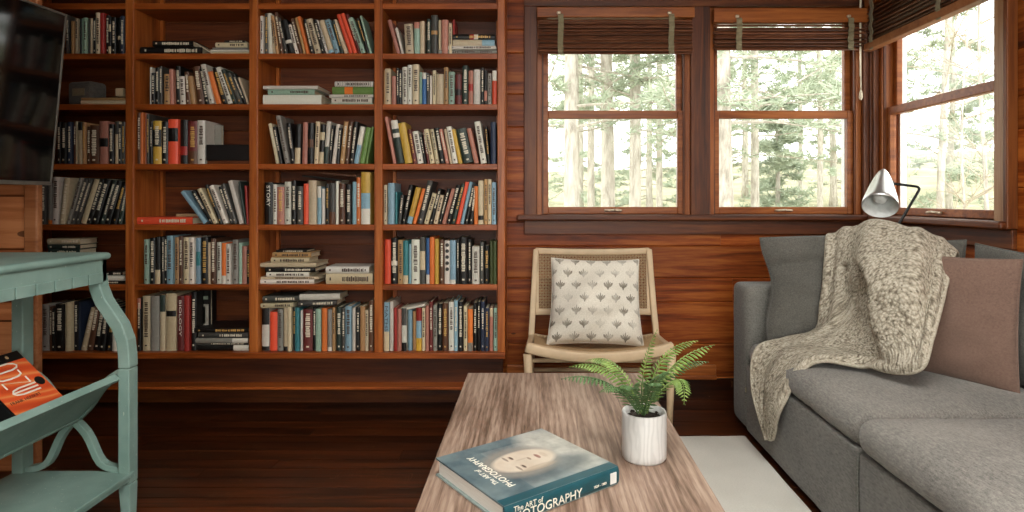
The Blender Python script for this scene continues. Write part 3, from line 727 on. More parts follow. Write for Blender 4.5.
def add_book(M4, w, h, dep, colc, flags, label, group, mat=None, title=None):
    """standing book in local coordinates: x across the spine (0..w), y from the spine into the shelf (0..dep), z up (0..h)"""
    cov = lin(PAL[colc][0]); gr = sum(cov[:3]) / 3; cov = [c * .95 + gr * .05 for c in cov[:3]]; jit = book_rnd.uniform(.78, 1.12); cov = tuple(max(0, c * jit * book_rnd.uniform(.97, 1.03)) for c in cov[:3]) + (1,)
    bt = min(.0025, w * .14)
    mb = MB()
    mb.box(0, bt, 0.002, dep, 0, h, cov); mb.box(w - bt, w, 0.002, dep, 0, h, cov)
    # rounded spine
    n = 5; prof = []
    bul = min(.006, w * .18)
    for i in range(n + 1):
        a = i / n; prof.append((a * w, .002 - bul * (1 - (2 * a - 1) ** 2), 0))
    prof += [(w, .0035, 0), (0, .0035, 0)]
    mb.prism(prof[::-1], (0, 0, 0), (0, 0, h), cov)
    o = mb.build('book', M['book'])
    o.matrix_world = M4
    tag(o, label, 'book', group)
    mb = MB(); ins = min(.004, h * .03)
    mb.box(bt * .9, w - bt * .9, .0036, dep - .004, ins, h - ins); mb.build('pages', M['pages'], o)
    def spine_patch(nm, x0, x1, z0, z1, col, mat):
        mb = MB(); pr = []
        xs = [x0 + (x1 - x0) * i / 4 for i in range(5)]
        out = [(x, .002 - bul * (1 - (2 * x / w - 1) ** 2) - .0005, 0) for x in xs]
        inn = [(x, .002 - bul * (1 - (2 * x / w - 1) ** 2) + .0008, 0) for x in xs][::-1]
        mb.prism((out + inn)[::-1], (0, 0, z0), (0, 0, z1 - z0), col); return mb
    i = 0; bands = []
    if colc in 'KGDVBM' and w > .011 and not title and not any(f in flags for f in 'tdb'): flags += 't'
    elif colc in 'WCTSgL' and w > .012 and not title and not any(f in flags for f in 'tdb') and book_rnd.random() < .6: flags += 'd'
    while i < len(flags):
        if flags[i] == 'b':
            lo, hi, c = int(flags[i + 1]), int(flags[i + 2]), flags[i + 3]; i += 4
            hi = 10 if hi == 9 else hi + (0 if hi != lo else 1)
            z0, z1 = h * lo / 10, h * hi / 10
            if lo == 0: z0 = .0005
            if hi == 10: z1 = h - .0005
            spine_patch('spine_band', .0002, w - .0002, z0, z1, lin(PAL[c][0]), None).build('spine_band', M['book'], o); bands.append((z0, z1)); continue
        if flags[i] in 'td':
            mb = MB(); z = h * book_rnd.uniform(.86, .93); zend = h * book_rnd.uniform(.18, .42)
            x0, x1 = w * .24, w * .76
            col = lin('#d9cfb8') if flags[i] == 't' else lin('#4a3a30')
            if flags[i] == 't' and book_rnd.random() < .2: col = lin('#c9a05a')
            while z - .011 > zend:
                dz = book_rnd.uniform(.004, .009)
                a = book_rnd.uniform(0, .1) * w
                mb2 = spine_patch('', x0 + a, x1 - a * book_rnd.random(), z - dz, z, col, None)
                mb.quad_list(mb2.v, mb2.f, col)
                z -= dz + (.002 if book_rnd.random() < .8 else .006)
            mb.build('spine_lettering', M['book'], o)
            if w > .016: spine_patch('', w * .35, w * .65, h * .08, h * .08 + .008, col, None).build('spine_emblem', M['book'], o)
        i += 1
    if title:
        body, ux, frac, lm = title
        L = h * frac; sz = w * ux
        Mt = Matrix(((0, 1, 0, w / 2 - sz * .34), (0, 0, -1, .002 - bul - .0004), (-1, 0, 0, h * .93), (0, 0, 0, 1)))
        to = text_mesh(body, sz, 'spine_lettering', lm, o, Mt, .0004)
        xs = [v.co.z for v in to.data.vertices]; k = L / max(1e-6, max(xs) - min(xs))
        top = max(xs)
        for v in to.data.vertices: v.co.z = top + (v.co.z - top) * k
    return o

def desc(w, colc, lean):
    size = 'slim' if w < .019 else ('thick' if w > .036 else '')
    pose = 'leaning' if abs(lean) > .12 else 'upright'
    return ' '.join(x for x in (size, PAL[colc][1], pose, 'book') if x)

TITLES = {('2', '3', 0): ('STORY', .62, .50, M['lettering_light']), ('3', '5', 1): ('MATHS', .78, .52, M['lettering_dark']), ('1', '5', 5): ('BIOLOGY', .48, .66, M['lettering_light']),
          }
for (bay, row), (cx0, cy0, sc, txt) in UP.items():
    items = []
    for e in txt.split(','):
        p = e.split(); items.append((float(p[0]), float(p[1]), float(p[2]), float(p[3]), p[4][0], p[4][1:]))
    zs = fz(SHELF_TOP[row + 1]) + .0006
    limit = fx(STILES[bay + 1][0]) - .003
    start = fx(STILES[bay][1]) + .003
    n = len(items); prev_end = start
    bot = (SHELF_TOP[row + 1] - cy0) * sc
    for k, (xl, xr, top, lean, c, fl) in enumerate(items):
        set_back = DF + .012 + book_rnd.random() * .018
        x0 = max(fx(cx0 + xl / sc, DF + .02), start); x1 = fx(cx0 + xr / sc, DF + .02)
        hpx = (bot - top) / sc; h = hpx * (DF + .02) / F
        th = atan2(lean / sc * (DF + .02) / F, h)
        w = max(.008, (x1 - x0)) * (cos(th) if True else 1) - .0012
        hh = h / max(.6, cos(th)) - (w * abs(sin(th)) * .6)
        dep = min(.205, max(.12, hh * .72)) + book_rnd.uniform(-.01, .01)
        if th >= 0: M4 = Matrix.Translation((x0 + w / cos(th), set_back, zs)) @ Matrix.Rotation(th, 4, 'Y') @ Matrix.Translation((-w, 0, 0))
        else: M4 = Matrix.Translation((x0, set_back, zs)) @ Matrix.Rotation(th, 4, 'Y')
        lab = '%s, %s from left, %s, %s' % (desc(w, c, th), ORD[k], SHELVES[row], BAYS[bay])
        if n - k <= 3 and n > 8:
            lab = '%s, %s, %s, %s' % (desc(w, c, th), ('last on the right', 'second from right', 'third from right')[n - k - 1], SHELVES[row], BAYS[bay])
        tt = TITLES.get((str(bay), str(row), k))
        if tt: lab = '%s with one big word down its spine, %s, %s' % (desc(w, c, th), SHELVES[row], BAYS[bay])
        b = add_book(M4, w, hh, dep, c, fl, lab, 'books on the %s of the %s' % (SHELVES[row], BAYS[bay]), title=tt)
        if (bay, row, k) == (3, 4, 12):      # five dark discs on a white spine
            mb = MB()
            for zf in (.9, .76, .62, .48, .34):
                mb.lathe([(w * .36, -.0006), (w * .36, .0012)], 14, Matrix.Translation((w / 2, -.0036, hh * zf)) @ Matrix.Rotation(pi / 2, 4, 'X'), lin('#2a2624'))
            mb.build('spine_discs', M['book'], b)

def flat_book(x0, x1, z0, z1, c, fl, label, group, tilt=0.0, back=0.0, dep=None):
    ln, t = x1 - x0, max(.006, z1 - z0 - .0012)
    dep = dep or min(.2, max(.13, ln * .72))
    # lying: spine faces the room, spine length along x
    R = Matrix(((0, 0, 1, 0), (0, 1, 0, 0), (-1, 0, 0, t), (0, 0, 0, 1)))
    y = DF + .016 + back + book_rnd.random() * .01
    M4 = Matrix.Translation((x0, y, z0)) @ Matrix.Rotation(-tilt, 4, 'Y') @ R
    return add_book(M4, t, ln, dep, c, fl, label, group)

for (bay, row), (cx0, cy0, sc, txt) in FLAT.items():
    stacks = txt.split(';')
    off = fz(SHELF_TOP[row + 1]) + .0006
    for si, stx in enumerate(stacks):
        es = stx.split(','); z = off
        for k, e in enumerate(es):
            p = e.split(); xl, xr, b_, t_ = map(float, p[:4]); c, fl = p[4][0], p[4][1:]
            hgt = (b_ - t_) / sc * (DF + .02) / F
            x0 = max(fx(cx0 + xl / sc, DF + .02), fx(STILES[bay][1]) + .003); x1 = min(fx(cx0 + xr / sc, DF + .02), fx(STILES[bay + 1][0]) - .003)
            pile = 'stack' if len(stacks) == 1 else ('left stack' if si == 0 else 'right stack')
            if len(es) == 1: pos = 'flat book lying alone'
            else: pos = 'flat book, ' + ('lowest' if k == 0 else ('topmost' if k == len(es) - 1 else ORD[k] + ' from below')) + ' in ' + pile
            lab = '%s %s, %s, %s' % (PAL[c][1], pos, SHELVES[row], BAYS[bay])
            fb = flat_book(x0, x1, z, z + hgt, c, fl, lab, 'books on the %s of the %s' % (SHELVES[row], BAYS[bay])); z += hgt
            if (bay, row, si, k) == (2, 1, 1, 4):      # wire binding of the spiral notebook
                mb = MB(); zz = .008; rr_ = hgt * .5
                while zz < x1 - x0 - .006:
                    mb.tube([((hgt - .0012) / 2 + rr_ * cos(2 * pi * q / 10), .002 + rr_ * .8 * sin(2 * pi * q / 10), zz) for q in range(11)], .0012, 5, lin('#77736a')); zz += .0085
                mb.build('spiral_binding', M['book'], fb)
for (bay, row), es in ONTOP.items():
    cx0, cy0, sc, _ = UP[(bay, row)]
    for k, e in enumerate(es):
        p = e.split(); xl, xr, bl, br, th = map(float, p[:5]); c = p[5][0]
        q = (DF + .02) / F
        x0, x1 = fx(cx0 + xl / sc, DF + .02), fx(cx0 + xr / sc, DF + .02)
        z0, z1 = fz(cy0 + bl / sc, DF + .02), fz(cy0 + br / sc, DF + .02)
        tilt = atan2(z1 - z0, x1 - x0)
        lab = '%s thin book laid on the standing books, %s from left, %s, %s' % (PAL[c][1], ORD[k], SHELVES[row], BAYS[bay])
        if len(es) == 1: lab = '%s thin book laid sloping on the standing books, %s, %s' % (PAL[c][1], SHELVES[row], BAYS[bay])
        if (bay, row) == (2, 5):
            lab = '%s book laid flat, %s of %s pile over standing books, %s, %s' % (PAL[c][1], ('lower', 'upper')[k % 2], ('left', 'right')[k // 2], SHELVES[row], BAYS[bay])
        flat_book(x0, x1, z0, z0 + th / sc * q, c, '', lab, 'books on the %s of the %s' % (SHELVES[row], BAYS[bay]), tilt, back=.0)

# face-out books and boxes standing among the rows
def facing(name, label, cat, bay, row, x0, x1, top, c, y, sc0, pic=None, yaw=0.0):
    cx0, cy0, sc = sc0
    a, b = fx(cx0 + x0 / sc, y), fx(cx0 + x1 / sc, y); z = fz(SHELF_TOP[row + 1]) + .0006
    h = ((SHELF_TOP[row + 1] - cy0) * sc - top) / sc * y / F; w = b - a
    mb = MB(); cc = lin(PAL[c][0])
    mb.box(0, w, 0, .003, 0, h, cc); mb.box(0, w, .017, .02, 0, h, cc); mb.box(0, .003, .003, .017, 0, h, cc)
    o = mb.build(name, M['book']); o.matrix_world = Matrix.Translation((a, y, z)) @ Matrix.Rotation(yaw, 4, 'Z')
    tag(o, label, cat, 'books on the %s of the %s' % (SHELVES[row], BAYS[bay]))
    mb = MB(); mb.box(.0032, w - .003, .0032, .0168, .003, h - .003); mb.build('pages', M['pages'], o)
    if pic:
        mb = MB()
        for (u0, u1, v0, v1, pc) in pic: mb.box(w * u0, w * u1, -.0008, .001, h * v0, h * v1, lin(pc))
        mb.build('cover_print', M['book'], o)
    return o
facing('book', 'pale grey book turned cover-out at the back of the third shelf down, second bay', 'book', 1, 2, 592, 722, 150, 'g', DF + .12, (130, 105, 7.88), [(.08, .6, .62, .9, '#6f6a5e'), (.15, .8, .3, .5, '#a49e90')])
facing('book', 'black book turned cover-out with a pale photograph, lowest shelf, second bay', 'book', 1, 5, 480, 590, 64, 'K', DF + .10, (130, 285, 7.31), [(.12, .86, .36, .74, '#a09a8e'), (.3, .65, .4, .7, '#c9c2b2'), (.12, .82, .82, .88, '#8c9a88')])
mb = MB(); x0, x1 = fx(130 + 588 / 7.88), fx(130 + 938 / 7.88); z = fz(SHELF_TOP[3]) + .0006
mb.box(x0, x1, DF + .014, DF + .1, z + .017, z + .1); o = mb.build('storage_box', M['black'], None, origin=(x0, DF + .014, z), bevel=.003)
tag(o, 'long flat black box lying beside the white book, third shelf down, second bay', 'box')
mb = MB(); mb.box(x0 + .004, x1 - .004, DF + .018, DF + .098, z, z + .016); mb.build('box_base', M['trim_x'], o)
for i, (a, b, tpx, mt, lab) in enumerate(((540, 584, 250, M['trim_x'], 'small dark brown block'), (588, 655, 240, M['rattan_wood'], 'small pale wooden block'))):
    q = (60 + tpx / 8.53); zb_ = fz(60 + 314 / 8.53, DF + .05)
    mb = MB(); mb.box(fx(40 + a / 8.53), fx(40 + b / 8.53), DF + .05, DF + .09, zb_ + .0032, fz(q, DF + .05))
    o = mb.build('wooden_block', mt, None, origin=(fx(40 + a / 8.53), DF + .05, zb_), bevel=.002); tag(o, lab + ' resting on the flat books, second shelf down, leftmost bay', 'block', 'blocks on the flat books')
# patterned bag-like pouch and loose papers
mb = MB(); mb.rbox(0, 0, 0, .078, .05, .062, .02, 4, M=Matrix.Translation((fx(75), DF + .09, fz(SHELF_TOP[2]) + .064)) @ Matrix.Rotation(-.25, 4, 'Z'))
o = mb.build('storage_pouch', M['dark_pillow'], None, origin=(fx(75), DF + .09, fz(SHELF_TOP[2])), smooth=True); tag(o, 'soft grey pouch sagging beside the flat books, second shelf down, leftmost bay', 'pouch')
mb = MB(); mb.box(-.04, .04, -.052, -.05, -.02, .018, None, Matrix.Translation((fx(75), DF + .09, fz(SHELF_TOP[2]) + .07)) @ Matrix.Rotation(-.25, 4, 'Z')); mb.build('pocket', M['tape'], o)
for (pxa, pxb, lab, r_) in ((193, 211, 'loose cream paper propped against the black flat books, top shelf, second bay', 0),):
    z = fz(SHELF_TOP[1]) + .001; a, b = fx(pxa), fx(pxb)
    mb = MB(); mb.prism([(a, DF + .03, z + .055), (a + .004, DF + .03, z + .057), (b, DF + .02, z + .003), (b - .004, DF + .02, z)], (0, 0, 0), (0, .09, 0))
    o = mb.build('paper', M['pages'], None, origin=(a, DF + .03, z)); tag(o, lab, 'paper')
z = fz(SHELF_TOP[4]) + .0006
mb = MB(); mb.box(fx(130 + 235 / 7.88), fx(130 + 500 / 7.88), DF + .12, DF + .235, z + .001, z + .03); mb.box(fx(130 + 250 / 7.88), fx(130 + 470 / 7.88), DF + .125, DF + .23, z + .03, z + .052)
o = mb.build('magazine_pile', M['cane'], None, origin=(fx(170), DF + .12, z), bevel=.002); tag(o, 'tan magazines lying at the back behind the orange flat book, fourth shelf down, second bay', 'magazines')
# ---------------------------------------------------------------- television on its arm
u = Vector((.09, 1, -.005)).normalized()
Pt = at(67.5, 14.5, 2.2); Pb_ray = at(52, 185.5, 1.0) - Vector((0, 0, CZ))
# right edge runs square to the axis u
rel = Pt - Vector((0, 0, CZ)); lam = rel.dot(u) / Pb_ray.dot(u)
Pb = Vector((0, 0, CZ)) + Pb_ray * lam
vd = (Pt - Pb).normalized(); TH = (Pt - Pb).length; TWD = TH * 1.72
nf = vd.cross(u).normalized()
if nf.x < 0: nf = -nf
TVM = Matrix(((-u.x, nf.x, vd.x, Pb.x), (-u.y, nf.y, vd.y, Pb.y), (-u.z, nf.z, vd.z, Pb.z), (0, 0, 0, 1)))   # x along the screen towards the camera, y out of the screen, z up
tv = thing('television', 'black flat-screen television tilted on a wall arm above the teal console', 'television', tuple(TVM @ Vector((TWD / 2, 0, 0))))
mb = MB(); mb.box(0, TWD, -.035, -.004, 0, TH, None, TVM); mb.box(.1, TWD - .1, -.06, -.035, .1, TH - .12, None, TVM); mb.build('shell', M['tv_shell'], tv, bevel=.004)
mb = MB(); mb.box(.008, TWD - .008, -.0045, -.002, .014, TH - .008, None, TVM); mb.build('screen', M['screen'], tv)
mb = MB()
for b in ((0, .007, 0, TH), (TWD - .007, TWD, 0, TH), (0, TWD, 0, .013), (0, TWD, TH - .007, TH)): mb.box(b[0], b[1], -.006, 0, b[2], b[3], None, TVM)
mb.build('bezel', M['bezel'], tv, bevel=.001)
mb = MB(); c0 = TVM @ Vector((TWD / 2, -.06, TH / 2))
mb.box(TWD / 2 - .1, TWD / 2 + .1, -.075, -.06, TH / 2 - .1, TH / 2 + .1, None, TVM)
mb.tube([c0, c0 + Vector((-.25, .1, .0)), Vector((XL + .05, c0.y + .2, c0.z))], .022, 8)
mb.box(XL + .006, XL + .024, c0.y + .1, c0.y + .3, c0.z - .15, c0.z + .15); mb.build('wall_arm', M['black_metal'], tv)

# ---------------------------------------------------------------- teal console with a book trough
cd = 2.10
ct = thing('console_table', 'distressed teal console table with bowed legs and a sloping book trough', 'console table', (-1.6, 1.65, 0))
ZT = .94; XTR, XTL = -1.462, -1.88; YT0, YT1 = 1.16, 2.145
mb = MB(); mb.rbox((XTR + XTL) / 2, (YT0 + YT1) / 2, ZT - .013, (XTR - XTL) / 2, (YT1 - YT0) / 2, .0125, .012, 2); mb.build('top', M['teal'], ct, smooth=True)
ax1, ax0 = XTR - .012, XTL + .012
mb = MB()
zt = ZT - .0255; za = ZT - .1
for (a, b, c, d) in ((ax1 - .02, ax1, YT0 + .01, YT1 - .012), (ax0, ax0 + .02, YT0 + .01, YT1 - .012), (ax0, ax1, YT1 - .032, YT1 - .012), (ax0, ax1, YT0 + .01, YT0 + .03)): mb.box(a, b, c, d, za, zt)
mb.build('apron', M['teal'], ct)
mb = MB(); y = YT0 + .02
while y < YT1 - .05:
    mb.box(ax1 - .001, ax1 + .005, y, y + .066, za - .002, za + .032); y += .072
x = ax0 + .005
while x < ax1 - .03: mb.box(x, x + .055, YT1 - .013, YT1 - .007, za - .002, za + .032); x += .062
mb.build('dentil_blocks', M['teal'], ct, bevel=.0015)
def leg(xo, sgn, yc):
    """S-curved upper leg, straight block and tapered foot; sgn +1 bows to the room side"""
    sec = [(.862, -1.478), (.82, -1.472), (.775, -1.455), (.73, -1.425), (.69, -1.398), (.64, -1.380), (.59, -1.374), (.548, -1.373)]
    mb = MB(); pts = []
    for z, xr in sec:
        xx = xr - .019
        pts.append((xx if sgn > 0 else -1.753, yc, z))
    mb.strip(pts, .047, .040, (0, 1, 0)); o = mb.build('leg', M['teal'], ct, bevel=.004)
    xx = pts[-1][0]
    mb = MB(); mb.box(xx - .019, xx + .019, yc - .0235, yc + .0235, .155, .547)
    b = [(-.019, -.0235), (.019, -.0235), (.019, .0235), (-.019, .0235)]
    vs = [(xx + p * 1, yc + q, .153) for p, q in b] + [(xx + p * .72 + sgn * .004, yc + q * .75, 0) for p, q in b]
    mb.quad_list(vs, [(0, 1, 5, 4), (1, 2, 6, 5), (2, 3, 7, 6), (3, 0, 4, 7), (4, 5, 6, 7), (3, 2, 1, 0)])
    mb.build('leg_post', M['teal'], o, bevel=.003)
    return xx
for yc in (YT1 - .021 - .003, YT0 + .035):
    xr = leg(0, 1, yc); xl = leg(0, -1, yc)
    # crossed curved braces of the end frame
    xm = (xr + xl) / 2
    for s in (1, -1):
        pa = [(xr, .545), (xr - .07, .50), (xm + .04, .405), (xm - .04, .325), (xl + .09, .225), (xl + .03, .20), (xl, .195)]
        pts = []
        for i in range(len(pa) - 1):
            for k in range(4): pts.append((i + k / 4))
        pts.append(len(pa) - 1)
        P = []
        for q in pts:
            i = min(int(q), len(pa) - 2); f = q - i
            p0, p1, p2, p3 = pa[max(i - 1, 0)], pa[i], pa[i + 1], pa[min(i + 2, len(pa) - 1)]
            def cr(a, b, c, d): return .5 * (2 * b + (c - a) * f + (2 * a - 5 * b + 4 * c - d) * f * f + (3 * b - a - 3 * c + d) * f ** 3)
            X, Z = cr(p0[0], p1[0], p2[0], p3[0]), cr(p0[1], p1[1], p2[1], p3[1])
            P.append((X if s > 0 else 2 * xm - X, yc + (.002 if s > 0 else -.002), Z))
        mb = MB(); mb.strip(P, .028, .022, (0, 1, 0)); mb.build('curved_brace', M['teal'], ct, bevel=.003)
xl2, xr2 = xl, xr
mb = MB(); mb.box(xl2 - .015, xr2 + .018, YT0 + .03, YT1 - .03, .165, .190); mb.box(xl2 - .02, xr2 + .023, YT0 + .025, YT1 - .025, .178, .194); mb.build('lower_shelf', M['teal'], ct, bevel=.003)
# V-shaped trough: two sloping boards with rails
xm = (xl2 + xr2) / 2; zv = .372; rise = .152
for s in (1, -1):
    mb = MB(); ya, yb = YT0 + .055, YT1 - .05
    d = Vector((s, 0, 1)).normalized(); nrm = Vector((-s, 0, 1)).normalized()
    base = Vector((xm, 0, zv))
    def pr(a, b, t0, t1): return [base + d * a + nrm * t0, base + d * b + nrm * t0, base + d * b + nrm * t1, base + d * a + nrm * t1]
    L = rise * 1.414
    for (a, b, t0, t1) in ((0.012, L, -.014, 0),):
        q = [(p.x, ya, p.z) for p in pr(a, b, t0, t1)]; mb.prism(q if s < 0 else q[::-1], (0, 0, 0), (0, yb - ya, 0))
    o = mb.build('trough_board', M['teal'], ct, bevel=.002)
    mb = MB()
    for (a, b, t0, t1) in ((L - .012, L + .006, -.020, .005), (.014, .028, -.020, -.0145)):
        q = [(p.x, ya - .003, p.z) for p in pr(a, b, t0, t1)]; mb.prism(q if s < 0 else q[::-1], (0, 0, 0), (0, yb - ya + .006, 0))
    mb.build('rail', M['teal'], o, bevel=.002)

# books lying in the trough against its far side
t = NT('orange_dune_cover'); co = t.coord()
w = t.new('ShaderNodeTexWave', wave_type='BANDS', bands_direction='Y'); t.put(w.inputs['Vector'], t.mapping(co, (.5, 1, 1), (0, 0, 0), (0, 0, .35)))
w.inputs['Scale'].default_value = 4.5; w.inputs['Distortion'].default_value = 3.0; w.inputs['Detail'].default_value = 2; w.inputs['Detail Scale'].default_value = 1.2
M['dune'] = t.done(t.ramp(w.outputs['Fac'], [(0.05, '#c8481f'), (0.45, '#e0612b'), (0.75, '#e58a4e'), (0.95, '#dd5526')]), 0.5, 0, 0.4)
sd = Vector((-1, 0, 1)).normalized(); sn = Vector((1, 0, 1)).normalized()      # up the slope, out of the left board
def lying(name, label, y0, y1, L, t0, t1, mat_cover, cover_is=None, lift=.0):
    org = Vector((xm, 0, zv)) + sn * t0 + sd * (.014 + lift)
    # local: x = reading direction (+Y), y = up the slope, z = out
    Mb = Matrix(((0, sd.x, sn.x, org.x), (1, 0, 0, y0), (0, sd.z, sn.z, org.z), (0, 0, 0, 1)))
    w = y1 - y0; th = t1 - t0
    mb = MB(); mb.box(0, w, 0, L, 0, .003); mb.box(0, w, 0, L, th - .003, th - .0008); mb.box(-.0005, .004, 0, L, 0, th - .0008)
    o = mb.build(name, M['black']); o.matrix_world = Mb; tag(o, label, 'book', 'books in the teal trough')
    mb = MB(); mb.box(.004, w - .003, .003, L - .003, .003, th - .003); mb.build('pages', M['pages'], o)
    return o, w, th
lying('book', 'black book lying beneath the orange book in the teal trough', 1.80, 2.03, .225, .001, .036, None)
o, w, th = lying('book', 'orange book with thin white cover lettering lying in the teal trough', 1.86, 2.05, .262, .0365, .078, None)
Lb = .262
mb = MB(); mb.box(.006, w, 0.0, Lb * .87, th - .0008, th + .0004); mb.build('orange_cover', M['dune'], o)
mb = MB()
def stroke(pts, r=.0030):
    mb.tube([(x * w, y * Lb, th + .0006) for x, y in pts], r, 6, None, .35)
def stroke2(pts): stroke([(x, .40 + (y - .175) * .70) for x, y in pts])
# D U N E in thin even strokes, one above the other
stroke2([(.22, .83), (.62, .83), (.72, .80), (.76, .755), (.72, .71), (.62, .685), (.22, .685)]); stroke2([(.22, .83), (.22, .76)])
stroke2([(.24, .655), (.24, .57), (.32, .535), (.46, .525), (.62, .535), (.70, .57), (.70, .655)])
stroke2([(.26, .355), (.26, .49), (.72, .355), (.72, .49)])
stroke2([(.78, .315), (.44, .315), (.32, .29), (.28, .245), (.32, .20), (.44, .175), (.78, .175)]); stroke2([(.30, .245), (.78, .245)])
mb.build('title_lettering', M['lettering_light'], o)
mb = MB(); mb.lathe([(.0001, th + .0002), (.017, th + .0002), (.017, th + .0009), (.0001, th + .0009)], 24, Matrix.Translation((w * .88, Lb * .50, 0))); mb.build('round_badge', M['black'], o)
mb = MB(); mb.lathe([(.0001, th), (.006, th), (.006, th + .0006), (.0001, th + .0006)], 16, Matrix.Translation((w * .72, Lb * .94, 0))); mb.build('gold_seal', M['cane'], o)
text_mesh('FRANK HERBERT', .015, 'author_lettering', M['lettering_dark'], o, Matrix.Translation((w * .10, Lb * .315, th + .0006)), .0003)
text_mesh('D U N E', .026, 'spine_lettering', M['lettering_red'], o, Matrix(((0, 0, -1, -.0008), (-1, 0, 0, Lb * .8), (0, 1, 0, th * .28), (0, 0, 0, 1))), .0003)

# ---------------------------------------------------------------- coffee table
TX0, TX1, TY0, TY1, TZ = at(468, 373, 2.502).x, at(641, 373, 2.502).x, 1.02, 2.502, .42
tb = thing('coffee_table', 'long wooden coffee table with a streaked grey-brown plank top', 'coffee table', ((TX0 + TX1) / 2, (TY0 + TY1) / 2, 0))
mb = MB(); x = TX0; rr = random.Random(4); wd = [.13, .155, .118, .16, .14]; k = (TX1 - TX0) / sum(wd)
for q in wd:
    g = rr.random() * .8 + .12; mb.box(x, x + q * k - .0002, TY0, TY1, TZ - .032, TZ, (g, g, g, 1)); x += q * k
mb.build('top', M['table'], tb)
mb = MB()
for a in (TX0 + .05, TX1 - .07): mb.box(a, a + .02, TY0 + .08, TY1 - .08, TZ - .09, TZ - .033, (.4, .4, .4, 1))
for b in (TY0 + .08, TY1 - .1): mb.box(TX0 + .05, TX1 - .05, b, b + .02, TZ - .09, TZ - .033, (.4, .4, .4, 1))
mb.build('apron', M['table'], tb)
for a in (TX0 + .07, TX1 - .07):
    for b in (TY0 + .1, TY1 - .1):
        mb = MB(); mb.tube([(a, b, TZ - .034), (a, b, .2), (a, b, .0)], [.028, .024, .017], 16, (.4, .4, .4, 1)); mb.build('leg', M['table'], tb, smooth=True)

# the photography book
bo = Vector((-.0669, 1.3286)); ex = Vector((.271, .202)).normalized(); ey = Vector((-ex.y, ex.x))
BL, BW, BT = .338, .31, .0445
BM = Matrix(((ex.x, ey.x, 0, bo.x), (ex.y, ey.y, 0, bo.y), (0, 0, 1, TZ + .0005), (0, 0, 0, 1)))
t = NT('book_jacket_portrait'); co = t.coord(); sx = t.new('ShaderNodeSeparateXYZ'); t.put(sx.inputs[0], co)
X, Y = sx.outputs[0], sx.outputs[1]
def ell(cx, cy, rx, ry, soft=.25, ang=0.0):
    dx, dy = t.math('SUBTRACT', X, cx), t.math('SUBTRACT', Y, cy)
    if ang:
        dx, dy = t.math('ADD', t.math('MULTIPLY', dx, cos(ang)), t.math('MULTIPLY', dy, sin(ang))), t.math('SUBTRACT', t.math('MULTIPLY', dy, cos(ang)), t.math('MULTIPLY', dx, sin(ang)))
    d = t.math('ADD', t.math('POWER', t.math('ABSOLUTE', t.math('DIVIDE', dx, rx)), 2), t.math('POWER', t.math('ABSOLUTE', t.math('DIVIDE', dy, ry)), 2))
    return t.math('DIVIDE', t.math('SUBTRACT', 1 + soft, d), 2 * soft, clamp=True)
nz = t.noise(co, 16, 5); base = t.ramp(nz, [(0.3, '#41565f'), (0.7, '#6f8082')])
c = base
rect = t.math('MULTIPLY', t.math('GREATER_THAN', X, .105), t.math('MULTIPLY', t.math('GREATER_THAN', Y, .03), t.math('LESS_THAN', Y, .265)))
c = t.mix(t.math('MULTIPLY', rect, .75), c, t.ramp(nz, [(0.3, '#59666a'), (0.7, '#8d9492')]))
c = t.mix(ell(.29, .17, .09, .14, .45), c, t.ramp(nz, [(0.3, '#9a9a92'), (0.7, '#d2cec2')]))
c = t.mix(t.math('MULTIPLY', ell(.20, .095, .12, .05, .5), .75), c, t.ramp(nz, [(0.3, '#39484e'), (0.7, '#566468')]))
c = t.mix(t.math('MULTIPLY', ell(.16, .165, .105, .083, .25), .8), c, lin('#8a857c'))
c = t.mix(ell(.172, .165, .088, .056, .18), c, t.ramp(t.noise(co, 9, 3), [(.3, '#bdae9b'), (.7, '#d3c6b4')]))
for (a, b, rx, ry, cc, f) in ((.150, .193, .006, .012, '#a4907e', .6), (.150, .136, .006, .012, '#a4907e', .6), (.151, .193, .0035, .009, '#4d3f38', .9), (.151, .136, .0035, .009, '#4d3f38', .9), (.135, .196, .004, .015, '#85766a', .75), (.135, .133, .004, .015, '#85766a', .75), (.188, .166, .004, .009, '#8f7c6c', .8), (.213, .165, .005, .014, '#8d6055', .85), (.217, .165, .003, .010, '#a5786b', .8), (.170, .173, .018, .004, '#b5a592', .6), (.232, .165, .008, .016, '#b7a692', .5), (.18, .113, .05, .012, '#a89883', .6)):
    c = t.mix(t.math('MULTIPLY', ell(a, b, rx, ry, .4), f), c, lin(cc))
M['jacket'] = t.done(c, 0.32, 0, 0.5)
M['jacket_spine'] = m_plain('teal_book_spine', '#184b55', 0.35, 0, .08, 40)
pb = MB(); pb.box(0, BL, 0, BW, BT - .004, BT)
pbo = pb.build('photography_book', M['jacket']); pbo.matrix_world = BM
tag(pbo, 'large teal hardback photography book with a portrait on its jacket, on the coffee table', 'book')
mb = MB(); mb.box(0, BL, 0, BW, 0, .004); mb.build('back_cover', m_plain('pale_back_cover', '#9fb0ae', .4), pbo)
mb = MB(); mb.box(.007, BL - .007, .004, BW - .006, .004, BT - .004); mb.build('pages', M['pages_white'], pbo)
mb = MB(); pr = []
for i in range(9):
    a = i / 8; pr.append((0, .001 - .006 * (1 - (2 * a - 1) ** 4), BT * a))
pr += [(0, .004, BT), (0, .004, 0)]
mb.prism(pr, (0, 0, 0), (BL, 0, 0)); mb.build('spine', M['jacket_spine'], pbo)
mb = MB(); mb.box(0.001, BL - .001, .0006, .028, BT - .0008, BT + .0004); mb.build('spine_fold', M['jacket_spine'], pbo)
ym = -.0056
def spt(body, size, x, z, nm='spine_lettering', mt=None): return text_mesh(body, size, nm, mt or M['lettering_light'], pbo, Matrix(((1, 0, 0, x), (0, 0, -1, ym), (0, 1, 0, z), (0, 0, 0, 1))), .0005)
